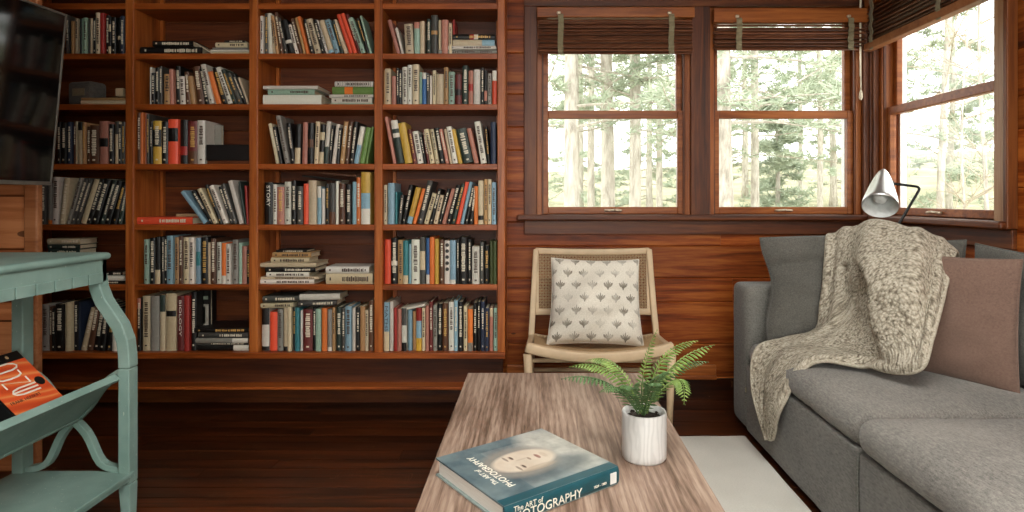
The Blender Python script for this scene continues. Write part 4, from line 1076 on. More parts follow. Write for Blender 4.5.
spt('The ART of', .0165, .022, .0275); spt('PHOTOGRAPHY', .0285, .008, .006); spt('1839 - 1989', .0085, .254, .013)
mb = MB(); mb.box(BL - .03, BL - .010, ym - .0008, ym + .002, .008, .034); mb.build('white_sticker', M['white_cotton'], pbo)
# jacket title, read from the fore-edge side: letters run away from the spine, tops towards the left edge
TMj = Matrix(((0, -1, 0, .078), (1, 0, 0, .065), (0, 0, 1, BT + .0004), (0, 0, 0, 1)))
text_mesh('PHOTOGRAPHY', .0265, 'jacket_lettering', M['lettering_light'], pbo, TMj, .0003)
text_mesh('The ART of', .019, 'jacket_lettering', M['lettering_light'], pbo, Matrix.Translation((-.026, .03, 0)) @ TMj, .0003)

# ---------------------------------------------------------------- fern in its pot
pc = Vector((.297, 1.688, TZ))
fern = thing('potted_fern', 'small green fern in a white cylindrical pot on the coffee table', 'potted plant', tuple(pc))
R = .0605; H = .128
mb = MB(); mb.lathe([(.0005, .0005), (R * .93, .0005), (R * .985, .006), (R, .02), (R, H - .004), (R - .002, H), (R - .006, H - .001), (R - .007, H - .03), (R - .008, H - .035), (.0005, H - .035)], 48, Matrix.Translation(pc))
mb.build('pot', M['pot'], fern, smooth=True)
mb = MB(); prs = random.Random(2); n = 24
mb.lathe([(.0003, H - .034), (R - .0085, H - .034), (R - .0085, H - .02), (.03, H - .012), (.0003, H - .010)], n, Matrix.Translation(pc))
for k in range(60):
    a = prs.random() * 6.28; r = prs.random() * .045; mb.rbox(pc.x + r * cos(a), pc.y + r * sin(a), pc.z + H - .013, .004, .004, .003, .0028, 1)
mb.build('soil', M['soil'], fern)
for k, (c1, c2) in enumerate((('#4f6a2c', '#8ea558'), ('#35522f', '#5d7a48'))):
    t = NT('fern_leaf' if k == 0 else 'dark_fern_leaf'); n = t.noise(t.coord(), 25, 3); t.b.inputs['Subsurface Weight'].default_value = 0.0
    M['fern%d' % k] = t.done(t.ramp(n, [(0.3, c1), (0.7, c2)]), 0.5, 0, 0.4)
def frond(tip, mid, wid, mat, seed, n=24):
    r = random.Random(seed); root = pc + Vector((r.uniform(-.012, .012), r.uniform(-.012, .012), H - .022))
    P = []
    for i in range(n + 1):
        f = i / n; P.append(root * (1 - f) ** 2 + mid * (2 * f * (1 - f)) + tip * f * f)
    mb = MB(); mb.tube(P, [.0022 * (1 - .75 * i / n) for i in range(n + 1)], 5)
    for i in range(3, n + 1):
        f = i / n
        tg = (P[min(i + 1, n)] - P[i - 1]).normalized()
        side = tg.cross(Vector((0, 0, 1)))
        if side.length < .2: side = Vector((1, 0, 0))
        side.normalize(); up = side.cross(tg).normalized()
        L = wid * (sin(pi * min(1, f * .93 + .07)) ** .55) * (1.0 if f < .85 else (1.05 - f) / .2) * r.uniform(.88, 1.05) + .003
        for s in (-1, 1):
            dirv = (side * s + tg * .45 - up * .12 + Vector((0, 0, -.15))).normalized()
            w = L * .07 + .0011; p0 = P[i] + side * s * .001
            q = [p0, p0 + dirv * L * .25 + tg * w, p0 + dirv * L * .65 + tg * w * .9 - up * L * .05, p0 + dirv * L - up * L * .14, p0 + dirv * L * .65 - tg * w * .9 - up * L * .05, p0 + dirv * L * .25 - tg * w]
            c = p0 + dirv * L * .45 + up * .0018
            b = q + [c]
            mb.quad_list(b, [(k, (k + 1) % 6, 6) for k in range(6)])
    mb.build('frond', mat, fern)
def ft(px, py, d): return at(px, py, d)
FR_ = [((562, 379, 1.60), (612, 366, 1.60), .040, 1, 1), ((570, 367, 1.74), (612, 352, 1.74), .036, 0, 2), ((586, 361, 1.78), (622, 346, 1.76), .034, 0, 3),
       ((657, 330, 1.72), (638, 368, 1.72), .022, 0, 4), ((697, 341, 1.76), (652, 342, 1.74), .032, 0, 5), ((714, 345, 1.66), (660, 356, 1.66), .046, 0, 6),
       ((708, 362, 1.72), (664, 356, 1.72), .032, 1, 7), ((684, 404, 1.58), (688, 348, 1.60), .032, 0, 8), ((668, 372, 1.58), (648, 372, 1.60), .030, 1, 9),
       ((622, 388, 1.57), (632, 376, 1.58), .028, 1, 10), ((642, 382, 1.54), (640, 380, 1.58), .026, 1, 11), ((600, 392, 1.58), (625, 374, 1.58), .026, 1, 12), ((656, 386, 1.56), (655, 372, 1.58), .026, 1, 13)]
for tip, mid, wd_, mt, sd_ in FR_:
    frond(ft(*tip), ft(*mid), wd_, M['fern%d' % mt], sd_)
# ---------------------------------------------------------------- rug
mb = MB(); n = 40; RX0, RX1, RYa, RYb = .06, .985, .3, 2.905
mb.rbox((RX0 + RX1) / 2, (RYa + RYb) / 2, .0065, (RX1 - RX0) / 2, (RYb - RYa) / 2, .006, .005, 24, fn=lambda q: q + Vector((0, 0, max(0, q.z) * .25 * noise.noise(q * 6))))
o = mb.build('rug', M['rug'], None, origin=((RX0 + RX1) / 2, (RYa + RYb) / 2, 0), smooth=True)
tag(o, 'off-white woven rug on the floor between the coffee table and the sofa', 'rug')

# ---------------------------------------------------------------- cane chair
cx = .313
ch = thing('cane_chair', 'wooden lounge chair with woven cane back and seat under the left window', 'chair', (cx, 3.1, 0))
XL_, XR_ = cx - .337, cx + .337
yf, yb = 3.0, 3.30
def sagz(x, s=.048): return .402 - s * (1 - ((x - cx) / .345) ** 2)
mb = MB(); mb.strip([(cx + k * .0358, yf, sagz(cx + k * .0358)) for k in range(-10, 11)], .04, .05, (0, 1, 0)); mb.build('front_rail', M['rattan_wood'], ch, bevel=.008, smooth=True)
mb = MB(); mb.strip([(cx + k * .032, yb + .01, sagz(cx + k * .032, .035) - .015) for k in range(-10, 11)], .03, .04, (0, 1, 0)); mb.build('rear_rail', M['rattan_wood'], ch, bevel=.006)
for x in (XL_, XR_):
    s = -1 if x < cx else 1
    mb = MB(); mb.tube([(x + s * .012, yf - .002, .372), (x + s * .005, yf, .2), (x, yf, 0)], [.021, .019, .015], 12); mb.build('leg', M['rattan_wood'], ch, smooth=True)
    mb = MB(); mb.tube([(x - s * .01, yb, .39), (x, yb + .03, .2), (x + s * .005, yb + .055, 0)], [.019, .018, .014], 12); mb.build('leg', M['rattan_wood'], ch, smooth=True)
    mb = MB(); mb.strip([(x + s * .006, yf + .0, .398), (x, (yf + yb) / 2, .388), (x - s * .008, yb + .02, .385)], .03, .036, (1, 0, 0)); mb.build('side_rail', M['rattan_wood'], ch, bevel=.006)
    mb = MB(); mb.strip([(x - s * .004, yb + .0, .385), (x - s * .012, yb + .03, .52), (x - s * .022, yb + .062, .70), (x - s * .03, yb + .078, .848)], .032, .03, (1, 0, 0)); mb.build('back_post', M['rattan_wood'], ch, bevel=.007)
mb = MB(); mb.tube([(XL_, yf + .02, .335), (XR_, yf + .02, .335)], .011, 10); mb.build('stretcher', M['rattan_wood'], ch, smooth=True)
mb = MB(); mb.tube([(XL_, yb + .04, .2), (XR_, yb + .04, .2)], .011, 10); mb.build('stretcher', M['rattan_wood'], ch, smooth=True)
def backpt(x, z):
    f = (z - .385) / (.848 - .385); bow = .02 * (1 - ((x - cx) / .31) ** 2)
    return Vector((x, yb + .03 + .058 * f + bow * .6, z))
def back_rail(z, w, wob):
    mb = MB(); mb.strip([backpt(cx + k * .0312, z - wob * (1 - (k / 10) ** 2)) for k in range(-10, 11)], .024, w, (0, 1, 0)); mb.build('back_rail', M['rattan_wood'], ch, bevel=.006, smooth=True)
back_rail(.838, .034, .008); back_rail(.512, .034, 0)
mb = MB(); xa, xb, za, zb2 = cx - .298, cx + .298, .525, .828
mb.strip([backpt(xa - .004, za), backpt(xa - .004, zb2)], .012, .02, (0, 1, 0)); mb.build('cane_border', M['rattan_wood'], ch)
mb = MB(); mb.strip([backpt(xb + .004, za), backpt(xb + .004, zb2)], .012, .02, (0, 1, 0)); mb.build('cane_border', M['rattan_wood'], ch)
mb = MB(); k = 0; x = xa
while x <= xb + 1e-6:
    for d in (-.0026, .0026): mb.strip([backpt(x + d, za) + Vector((0, .001, 0)), backpt(x + d, zb2) + Vector((0, .001, 0))], .0022, .0014, (1, 0, 0))
    x += .0149
z = za
while z <= zb2:
    for d in (-.0026, .0026): mb.strip([backpt(cx + j * .0745, z + d) - Vector((0, .001, 0)) for j in range(-4, 5)], .0022, .0014, (0, 0, 1))
    z += .0149
for sg in (-1, 1):
    q = -.4
    while q < .62:
        pts = []
        for i in range(13):
            zz = za + (zb2 - za) * i / 12; xx = xa + q + sg * (zz - za) + (0 if sg > 0 else .3)
            if xa <= xx <= xb: pts.append(backpt(xx, zz))
        if len(pts) >= 2: mb.strip(pts, .0018, .0014, (1, 0, 0))
        q += .0211
mb.build('cane_panel', M['cane'], ch)
mb = MB(); nx, ny = 34, 16
for i in range(nx + 1):
    x = XL_ + .03 + (XR_ - XL_ - .06) * i / nx
    mb.strip([(x, yf + .01, sagz(x) + .018), (x, (yf + yb) / 2, sagz(x, .05) + .006), (x, yb, sagz(x, .035) + .002)], .013, .003, (1, 0, 0))
for j in range(ny + 1):
    y = yf + .015 + (yb - yf - .02) * j / ny
    mb.strip([(cx + k * .0318, y, sagz(cx + k * .0318, .048) + .016 - .013 * j / ny) for k in range(-10, 11)], .013, .0024, (0, 1, 0))
mb.build('cane_seat', M['cane'], ch)

# ---------------------------------------------------------------- pillows
def pillow(name, label, M4, w, h, th, mat, seed, wr=.008, group=None, pinch=.06, n=30, piping=None, power=.42, cat='pillow', bend=0.0, fn=None):
    r = random.Random(seed); sv = Vector((r.random() * 50, r.random() * 50, r.random() * 50))
    V = []; UV = []; Fc = []
    def pos(u, v, s):
        x = w / 2 * u * (1 - pinch * (1 - v * v)); z = h / 2 * v * (1 - pinch * (1 - u * u))
        y = s * th / 2 * max(0, (1 - u * u) * (1 - v * v)) ** power * (1 + .18 * (-v))
        p = Vector((x, y, z))
        k = (1 - u ** 6) * (1 - v ** 6)
        d = noise.noise(Vector((x * 5, z * 5, s * 3)) + sv) * wr * 1.6 + (abs(noise.noise(Vector((x * 3.5 + z * 3, z * 9 - x * 2, s * 5)) + sv)) - .25) * -wr * 1.8
        p.y += s * d * k; p.z -= bend * (1 - u * u) * (1 if v > 0 else 0) * v
        if fn: p = fn(p, u, v, s)
        return p
    grid = {}
    for s in (-1, 1):
        for j in range(n + 1):
            for i in range(n + 1):
                u = sin((i / n * 2 - 1) * pi / 2); v = sin((j / n * 2 - 1) * pi / 2)
                edge = i in (0, n) or j in (0, n)
                key = (0 if edge else s, i, j)
                if key in grid: continue
                grid[key] = len(V); V.append(pos(u, v, s)); UV.append(((u + 1) / 2, (v + 1) / 2))
    def g(s, i, j): return grid[(0 if (i in (0, n) or j in (0, n)) else s, i, j)]
    for s in (-1, 1):
        for j in range(n):
            for i in range(n):
                q = [g(s, i, j), g(s, i + 1, j), g(s, i + 1, j + 1), g(s, i, j + 1)]
                Fc.append(q if s < 0 else q[::-1])
    mb = MB(); mb.quad_list(V, Fc)
    o = mb.build(name, mat, None, smooth=True, uv=UV); o.matrix_world = M4; tag(o, label, cat, group)
    ring = [pos(sin((i / 24 * 2 - 1) * pi / 2), -1, 1) for i in range(25)] + [pos(1, sin((i / 24 * 2 - 1) * pi / 2), 1) for i in range(1, 25)] + [pos(-sin((i / 24 * 2 - 1) * pi / 2), 1, 1) for i in range(1, 25)] + [pos(-1, -sin((i / 24 * 2 - 1) * pi / 2), 1) for i in range(1, 25)]
    mb = MB(); mb.tube(ring, .0035 if piping is None else piping, 6); mb.build('seam_piping', mat, o, smooth=True)
    return o
def place(cx_, cy_, cz_, yaw, tilt, roll=0.0):
    return Matrix.Translation((cx_, cy_, cz_)) @ Matrix.Rotation(yaw, 4, 'Z') @ Matrix.Rotation(-tilt, 4, 'X') @ Matrix.Rotation(roll, 4, 'Y')

t = NT('cream_linen_with_grey_sprigs'); uvn = t.coord('UV'); sx = t.new('ShaderNodeSeparateXYZ'); t.put(sx.inputs[0], uvn)
U = t.math('MULTIPLY', sx.outputs[0], 5.6); Vv = t.math('MULTIPLY', sx.outputs[1], 6.6)
row = t.math('FLOOR', Vv); par = t.math('MULTIPLY', t.math('MODULO', row, 2.0), 0.5)
X = t.math('SUBTRACT', t.math('FRACT', t.math('ADD', U, par)), 0.5); Y = t.math('SUBTRACT', t.math('FRACT', Vv), 0.5)
def el(cx0, cy0, rx, ry, ang=0.0):
    dx, dy = t.math('SUBTRACT', X, cx0), t.math('SUBTRACT', Y, cy0)
    if ang: dx, dy = t.math('ADD', t.math('MULTIPLY', dx, cos(ang)), t.math('MULTIPLY', dy, sin(ang))), t.math('SUBTRACT', t.math('MULTIPLY', dy, cos(ang)), t.math('MULTIPLY', dx, sin(ang)))
    d = t.math('ADD', t.math('POWER', t.math('ABSOLUTE', t.math('DIVIDE', dx, rx)), 2), t.math('POWER', t.math('ABSOLUTE', t.math('DIVIDE', dy, ry)), 2))
    return t.math('LESS_THAN', d, 1.0)
fac = el(0, -.1, .13, .16)
for e in ((-.20, .0, .07, .17, .45), (.20, .0, .07, .17, -.45), (0, .12, .04, .26, 0), (-.09, .06, .04, .16, .3), (.09, .06, .04, .16, -.3), (0, -.27, .05, .12, 0)):
    fac = t.math('MAXIMUM', fac, el(*e))
co = t.coord(); nn = t.noise(co, 200, 3); wear = t.noise(co, 9, 4)
fac = t.math('MULTIPLY', fac, t.ramp(wear, [(0.35, '#707070'), (0.6, '#f0f0f0')]))
basec = t.ramp(nn, [(0.3, '#cfc7b8'), (0.7, '#e4ddd0')])
t.bump(nn, .3, .002)
M['sprig'] = t.done(t.mix(fac, basec, lin('#6a6254')), 0.95, 0, 0.1)
def cush(p, u, v, s):
    k = (1 - u ** 4) * (1 - v ** 4)
    if s < 0:
        for (u0, v0, a, ln, dp, wd) in ((-.35, .12, .22, .55, .020, .075), (.25, .28, -.10, .5, .013, .06), (.45, -.12, -.5, .35, .016, .07), (-.6, -.45, .6, .35, .018, .07), (.1, -.35, .1, .5, .010, .08)):
            du, dv = u - u0, v - v0; al = du * cos(a) + dv * sin(a); ac = dv * cos(a) - du * sin(a)
            p.y += k * dp * math.exp(-(ac / wd) ** 2 - (al / ln) ** 2) - k * dp * .7 * math.exp(-((ac - .13) / .09) ** 2 - (al / ln) ** 2)
    p.x *= 1 + .07 * (1 - v) / 2 - .03
    return p
def slump(p, u, v, s):
    k = (1 - u ** 4) * (1 - v ** 4)
    if s < 0:
        for (v0, a, dp, wd) in ((.58, .10, .030, .09), (-.12, -.14, .012, .08), (.05, .3, .008, .06)):
            ac = v - v0 - a * u
            p.y += k * (dp * math.exp(-(ac / wd) ** 2) - dp * .6 * math.exp(-((ac - .16) / .12) ** 2))
    p.x += .016 * math.sin(v * 4 + 1) * abs(u); p.z += (.012 * (1 - u * u) if v > .8 else 0)
    return p
pillow('chair_cushion', 'square cream cushion with rows of grey-brown flower sprigs, on the cane chair', place(.306, 3.155, .600, 0.0, .24, .02), .465, .435, .19, M['sprig'], 4, .030, cat='cushion', fn=cush)

# ---------------------------------------------------------------- sofa
sf = thing('sofa', 'large grey fabric sofa with wide arm along the right-hand wall', 'sofa', (1.42, 1.8, 0))
SX0, SX1 = 1.0, 1.855
def fab(q, s=14, a=.0025):
    return q + Vector((noise.noise(q * s), noise.noise(q * s + Vector((9, 0, 0))), noise.noise(q * s + Vector((0, 9, 0))))) * a
def soft(name, x0, x1, y0, y1, z0, z1, r, mat, m=10, crown=0, amp=.0025, fn=None):
    mb = MB(); mb.rbox((x0 + x1) / 2, (y0 + y1) / 2, (z0 + z1) / 2, (x1 - x0) / 2, (y1 - y0) / 2, (z1 - z0) / 2, r, m, crown, fn=fn or (lambda q: fab(q, 10, amp)))
    return mb.build(name, mat, sf, smooth=True)
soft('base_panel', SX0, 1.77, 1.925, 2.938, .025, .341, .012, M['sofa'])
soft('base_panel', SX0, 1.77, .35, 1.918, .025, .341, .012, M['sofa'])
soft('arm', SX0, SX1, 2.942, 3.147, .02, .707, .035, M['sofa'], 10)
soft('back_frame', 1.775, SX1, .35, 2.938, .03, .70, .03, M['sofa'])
def sag(q):
    q = fab(q, 5, .007); return fab(q, 18, .0025)
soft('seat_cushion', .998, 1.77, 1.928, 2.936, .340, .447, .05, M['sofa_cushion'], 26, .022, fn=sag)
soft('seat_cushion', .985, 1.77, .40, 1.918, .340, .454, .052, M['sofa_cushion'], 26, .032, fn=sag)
mb = MB(); mb.tube([(SX0 - .001, 1.9215, .03), (SX0 - .001, 1.9215, .338)], .003, 6); mb.build('seam', M['sofa'], sf)
for (x, y) in ((1.06, 3.09), (1.79, 3.09), (1.06, .42), (1.79, .42), (1.06, 1.92)):
    mb = MB(); mb.lathe([(.0005, 0), (.024, 0), (.028, .026), (.0005, .026)], 14, Matrix.Translation((x, y, 0))); mb.build('foot', M['black'], sf)
mb = MB(); mb.rbox(0, 0, 0, .002, .006, .012, .0015, 1, M=Matrix.Translation((SX0 - .004, 2.93, .22))); mb.build('fabric_tag', M['tape'], sf)

pillow('scatter_pillow', 'charcoal woven pillow standing against the far arm of the sofa', place(1.315, 2.83, .70, -.10, .10, -.03), .50, .50, .17, M['dark_pillow'], 21, .016, 'pillows on the sofa', .04, fn=slump)
pillow('scatter_pillow', 'grey pillow hidden under the knitted throw at the back of the sofa', place(1.63, 2.75, .70, -.70, .14, .0), .46, .50, .15, M['dark_pillow'], 22, .008, 'pillows on the sofa', .05)
pillow('scatter_pillow', 'dusty pink velvet pillow leaning beside the knitted throw', place(1.537, 2.31, .684, -1.0, .05, .0), .455, .46, .13, M['pink_pillow'], 23, .008, 'pillows on the sofa', .045)
pillow('scatter_pillow', 'grey pillow against the sofa back, right of the dusty pink one', place(1.752, 2.13, .690, -1.50, .04, .05), .66, .48, .12, M['dark_pillow'], 24, .010, 'pillows on the sofa', .04)

# ---------------------------------------------------------------- knitted throw
t = NT('oatmeal_chunky_knit'); uvn = t.coord('UV'); co = t.coord()
m1 = t.mapping(uvn, (95, 95, 1)); warp = t.noise(co, 14, 2)
v1 = t.vor(m1, 1.0); n1 = t.noise(co, 150, 3, .7)
holes = t.vor(t.mapping(uvn, (52, 52, 1)), 1.0)
h = t.math('SUBTRACT', t.math('ADD', t.math('MULTIPLY', n1, .45), .6), t.math('MULTIPLY', v1, .8))
b = t.new('ShaderNodeBump'); b.inputs['Strength'].default_value = 1.0; b.inputs['Distance'].default_value = .006; t.put(b.inputs['Height'], h); t.put(t.b.inputs['Normal'], b.outputs[0])
fl = t.math('ADD', t.math('MULTIPLY', n1, .6), t.math('MULTIPLY', v1, -.55))
c = t.ramp(t.math('ADD', fl, .25), [(0.0, '#6c6356'), (0.2, '#9d9483'), (0.45, '#c6bdac')])
holef = t.math('MULTIPLY', t.math('LESS_THAN', t.math('ADD', holes, t.math('MULTIPLY', n1, .2)), .30), t.math('GREATER_THAN', t.noise(uvn, 9, 2), .46))
c = t.mix(t.math('MULTIPLY', holef, .6), c, lin('#4d4437'))
M['knit'] = t.done(c, 1.0, 0, 0.05)
CC = [
 [(829, 262, 2.95), (828, 239, 2.84), (826, 268, 2.745), (823, 300, 2.715), (816, 330, 2.70), (785, 341, 2.72), (758, 351, 2.73), (754, 385, 2.70), (767, 440, 2.56)],
 [(843, 255, 2.93), (846, 232, 2.80), (842, 264, 2.70), (838, 298, 2.66), (832, 322, 2.60), (806, 341, 2.62), (775, 352, 2.66), (763, 390, 2.64), (768, 440, 2.555)],
 [(866, 250, 2.88), (866, 228, 2.71), (860, 262, 2.54), (856, 296, 2.60), (852, 324, 2.55), (822, 346, 2.55), (786, 356, 2.58), (766, 396, 2.585), (769, 440, 2.55)],
 [(893, 252, 2.80), (893, 229, 2.60), (880, 270, 2.40), (876, 306, 2.36), (874, 338, 2.35), (840, 352, 2.47), (800, 358, 2.50), (772, 398, 2.525), (770, 440, 2.548)],
 [(920, 258, 2.72), (918, 236, 2.52), (908, 282, 2.31), (902, 322, 2.27), (896, 352, 2.27), (858, 357, 2.40), (806, 360, 2.46), (777, 402, 2.485), (771, 440, 2.546)],
 [(942, 262, 2.62), (938, 243, 2.53), (932, 288, 2.34), (926, 330, 2.25), (915, 362, 2.235), (868, 364, 2.36), (810, 362, 2.435), (780, 405, 2.465), (772, 440, 2.545)],
 [(958, 270, 2.56), (954, 254, 2.47), (943, 298, 2.30), (934, 338, 2.215), (921, 372, 2.20), (874, 370, 2.33), (813, 364, 2.42), (782, 408, 2.455), (773, 440, 2.544)],
]
for ci, dd in ((4, .03), (5, .07), (6, .07)):
    CC[ci] = [(a, b, d - dd * (1 if 1 <= k <= 4 else .3 if k == 5 else 0)) for k, (a, b, d) in enumerate(CC[ci])]
G = [[at(*p) for p in c] for c in CC]
def crom(a, b, c, d, f): return .5 * (2 * b + (c - a) * f + (2 * a - 5 * b + 4 * c - d) * f * f + (3 * b - a - 3 * c + d) * f ** 3)
def sample(cols, u, v):
    nc, nr = len(cols), len(cols[0])
    def rowp(ci):
        q = v * (nr - 1); i = min(int(q), nr - 2); f = q - i; c = cols[ci]
        return crom(c[max(i - 1, 0)], c[i], c[i + 1], c[min(i + 2, nr - 1)], f)
    q = u * (nc - 1); i = min(int(q), nc - 2); f = q - i
    return crom(rowp(max(i - 1, 0)), rowp(i), rowp(i + 1), rowp(min(i + 2, nc - 1)), f)
NU, NV = 120, 170
P = [[sample(G, i / NU, j / NV) for i in range(NU + 1)] for j in range(NV + 1)]
V = []; UV = []; Fc = []
for j in range(NV + 1):
    for i in range(NU + 1):
        p = P[j][i]
        du = P[j][min(i + 1, NU)] - P[j][max(i - 1, 0)]; dv = P[min(j + 1, NV)][i] - P[max(j - 1, 0)][i]
        nr_ = dv.cross(du); nr_ = nr_.normalized() if nr_.length > 1e-9 else Vector((0, -1, 0))
        if nr_.y > 0 and abs(nr_.z) < .8: nr_ = -nr_
        if nr_.z < -.3: nr_ = -nr_
        u, v = i / NU, j / NV
        # long folds down the drop, fading on the seat
        LN = ((0, .36), (.12, .33), (.37, .40), (.5, .58), (.6, .86), (.66, 1.1), (1, 1.3))
        for (va, ua), (vb, ub) in zip(LN[:-1], LN[1:]):
            if va <= v <= vb: ul = ua + (ub - ua) * (v - va) / (vb - va)
        x_ = (u - ul) / .028
        flap = 1 / (1 + math.exp(-max(-30, min(30, x_)))) * math.exp(-max(0, u - ul) / .30)
        env = min(1, v * 7)
        fold = .040 * flap * env
        for (u0, sl, wd, am, va, vb) in ((.15, .10, .05, .018, .05, .55), (.62, .30, .055, .016, .05, .45), (.82, .18, .045, .014, .05, .5), (.03, .0, .04, .010, .0, .5)):
            q = (u - u0 - sl * v) / wd; fold += am * math.exp(-q * q) * max(0, min(1, (v - va) * 12)) * max(0, min(1, (vb - v) * 6))
        fold += .012 * noise.noise(Vector((u * 6, v * 7, 3))) * (1 - .5 * v)
        if v > .5: fold = max(fold, -.002) + .010 * max(0, sin(u * 14 + v * 3)) * (1 - u) * min(1, (v - .5) * 5) * (1 if v < .9 else (1 - v) * 10)
        st = .0018 * noise.noise(p * 70)
        p = p + nr_ * (fold + st + .004)
        V.append(p)
lv = [0.0] * (NU + 1)
for j in range(NV + 1):          # stitches follow the cloth: texture coordinates in metres along it
    lu = 0.0
    for i in range(NU + 1):
        if i: lu += (P[j][i] - P[j][i - 1]).length
        if j: lv[i] += (P[j][i] - P[j - 1][i]).length
        UV.append((lu, lv[i]))
for j in range(NV):
    for i in range(NU):
        a = j * (NU + 1) + i; Fc.append([a, a + NU + 1, a + NU + 2, a + 1])
mb = MB(); mb.quad_list(V, Fc)
o = mb.build('knitted_throw', M['knit'], None, smooth=True, uv=UV, origin=(1.3, 2.5, .46))
tag(o, 'chunky oatmeal knitted throw draped over the sofa and hanging down its front', 'throw blanket')
md = o.modifiers.new('solid', 'SOLIDIFY'); md.thickness = .014; md.offset = 0
rim = [V[j * (NU + 1) + NU] for j in range(0, NV + 1, 2)]; mb = MB(); mb.tube(rim, .008, 7)
rim2 = [V[j * (NU + 1)] for j in range(0, NV + 1, 2)]; mb.tube(rim2, .008, 7)
mb.build('border', M['knit'], o, smooth=True)

# ---------------------------------------------------------------- lamp
lp = thing('reading_lamp', 'silver cone lamp on a bent black arm in the corner behind the sofa', 'lamp', (XR - .02, 2.88, .86))
mouth = at(880, 206, 2.80); ax = Vector((-.40, -.60, -.70)).normalized()
zx = ax; xx_ = Vector((1, 0, 0)); xx_ = (xx_ - zx * xx_.dot(zx)).normalized(); yy_ = zx.cross(xx_)
LM = Matrix(((xx_.x, yy_.x, zx.x, mouth.x), (xx_.y, yy_.y, zx.y, mouth.y), (xx_.z, yy_.z, zx.z, mouth.z), (0, 0, 0, 1)))
L = .235; R0 = .078
prof = [(.0005, -L - .006), (.010, -L - .005), (.013, -L)]
for i in range(1, 13):
    f = i / 12; prof.append((.013 + (R0 - .013) * (f ** .72) * (1.0 - .04 * max(0, f - .85) / .15), -L + L * f))
mb = MB()
vs = []
def shell(pr, flip=False):
    b = MB(); n = 48; v = []; f = []
    for (r, z) in pr:
        for k in range(n): v.append(LM @ Vector((r * cos(2 * pi * k / n), r * sin(2 * pi * k / n), z)))
    for i in range(len(pr) - 1):
        for k in range(n):
            q = (i * n + k, i * n + (k + 1) % n, (i + 1) * n + (k + 1) % n, (i + 1) * n + k); f.append(q[::-1] if flip else q)
    b.quad_list(v, f); return b
shell(prof + [(R0 - .005, 0.001)]).build('shade', M['silver'], lp, smooth=True)
shell([(R0 - .005, .001), (R0 - .007, -.004)] + [(max(.002, r - .005), z) for r, z in prof[::-1][2:10]], True).build('shade_lining', M['lamp_inside'], lp, smooth=True)
mb = MB(); mb.lathe([(.0005, -.03), (.02, -.032), (.031, -.05), (.03, -.07), (.014, -.10), (.0005, -.102)], 24, LM); mb.build('bulb', M['lamp_inside'], lp, smooth=True)
A = LM @ Vector((.035, .01, -.155)); E = at(921, 187, 2.86); B = at(893, 234, 2.83); C1 = at(888, 243, 2.84)
def rnd_corner(a, b, c, r=.025, n=6):
    d0 = (a - b).normalized(); d1 = (c - b).normalized(); p0 = b + d0 * r; p1 = b + d1 * r
    return [p0 * (1 - f) ** 2 + b * 2 * f * (1 - f) + p1 * f * f for f in [i / n for i in range(n + 1)]]
wallp = Vector((XR - .004, 2.90, .86)); C2 = Vector((1.70, 2.90, .87))
pts = [A] + rnd_corner(A, E, B) + [B] + rnd_corner(B, C1, C2, .02) + rnd_corner(C1, C2, wallp, .03) + [wallp]
mb = MB(); mb.tube(pts, .0062, 10); mb.build('arm', M['black_metal'], lp, smooth=True)
mb = MB(); mb.lathe([(.0005, 0), (.045, 0), (.045, .008), (.012, .014), (.0005, .014)], 24, Matrix.Translation((XR - .0005, 2.90, .86)) @ Matrix.Rotation(-pi / 2, 4, 'Y')); mb.build('wall_plate', M['black_metal'], lp)
mb = MB(); mb.rbox(0, 0, 0, .011, .011, .011, .006, 2, M=Matrix.Translation(A)); mb.build('joint', M['black_metal'], lp, smooth=True)

# ---------------------------------------------------------------- outdoors
def gz(x, y): return -1.0 + max(0, y - 5) * .10 + max(0, x - 3) * .05 + .25 * noise.noise(Vector((x * .15, y * .15, 0)))
mb = MB(); V = []; Fc = []; nx, ny = 60, 50
for j in range(ny + 1):
    for i in range(nx + 1):
        x = -25 + 75 * i / nx; y = 3.9 + 42 * j / ny; V.append((x, y, gz(x, y) - (0 if y > 5 else .3)))
for j in range(ny):
    for i in range(nx): a = j * (nx + 1) + i; Fc.append([a, a + 1, a + nx + 2, a + nx + 1])
mb.quad_list(V, Fc); struct(mb.build('ground', M['ground'], smooth=True))

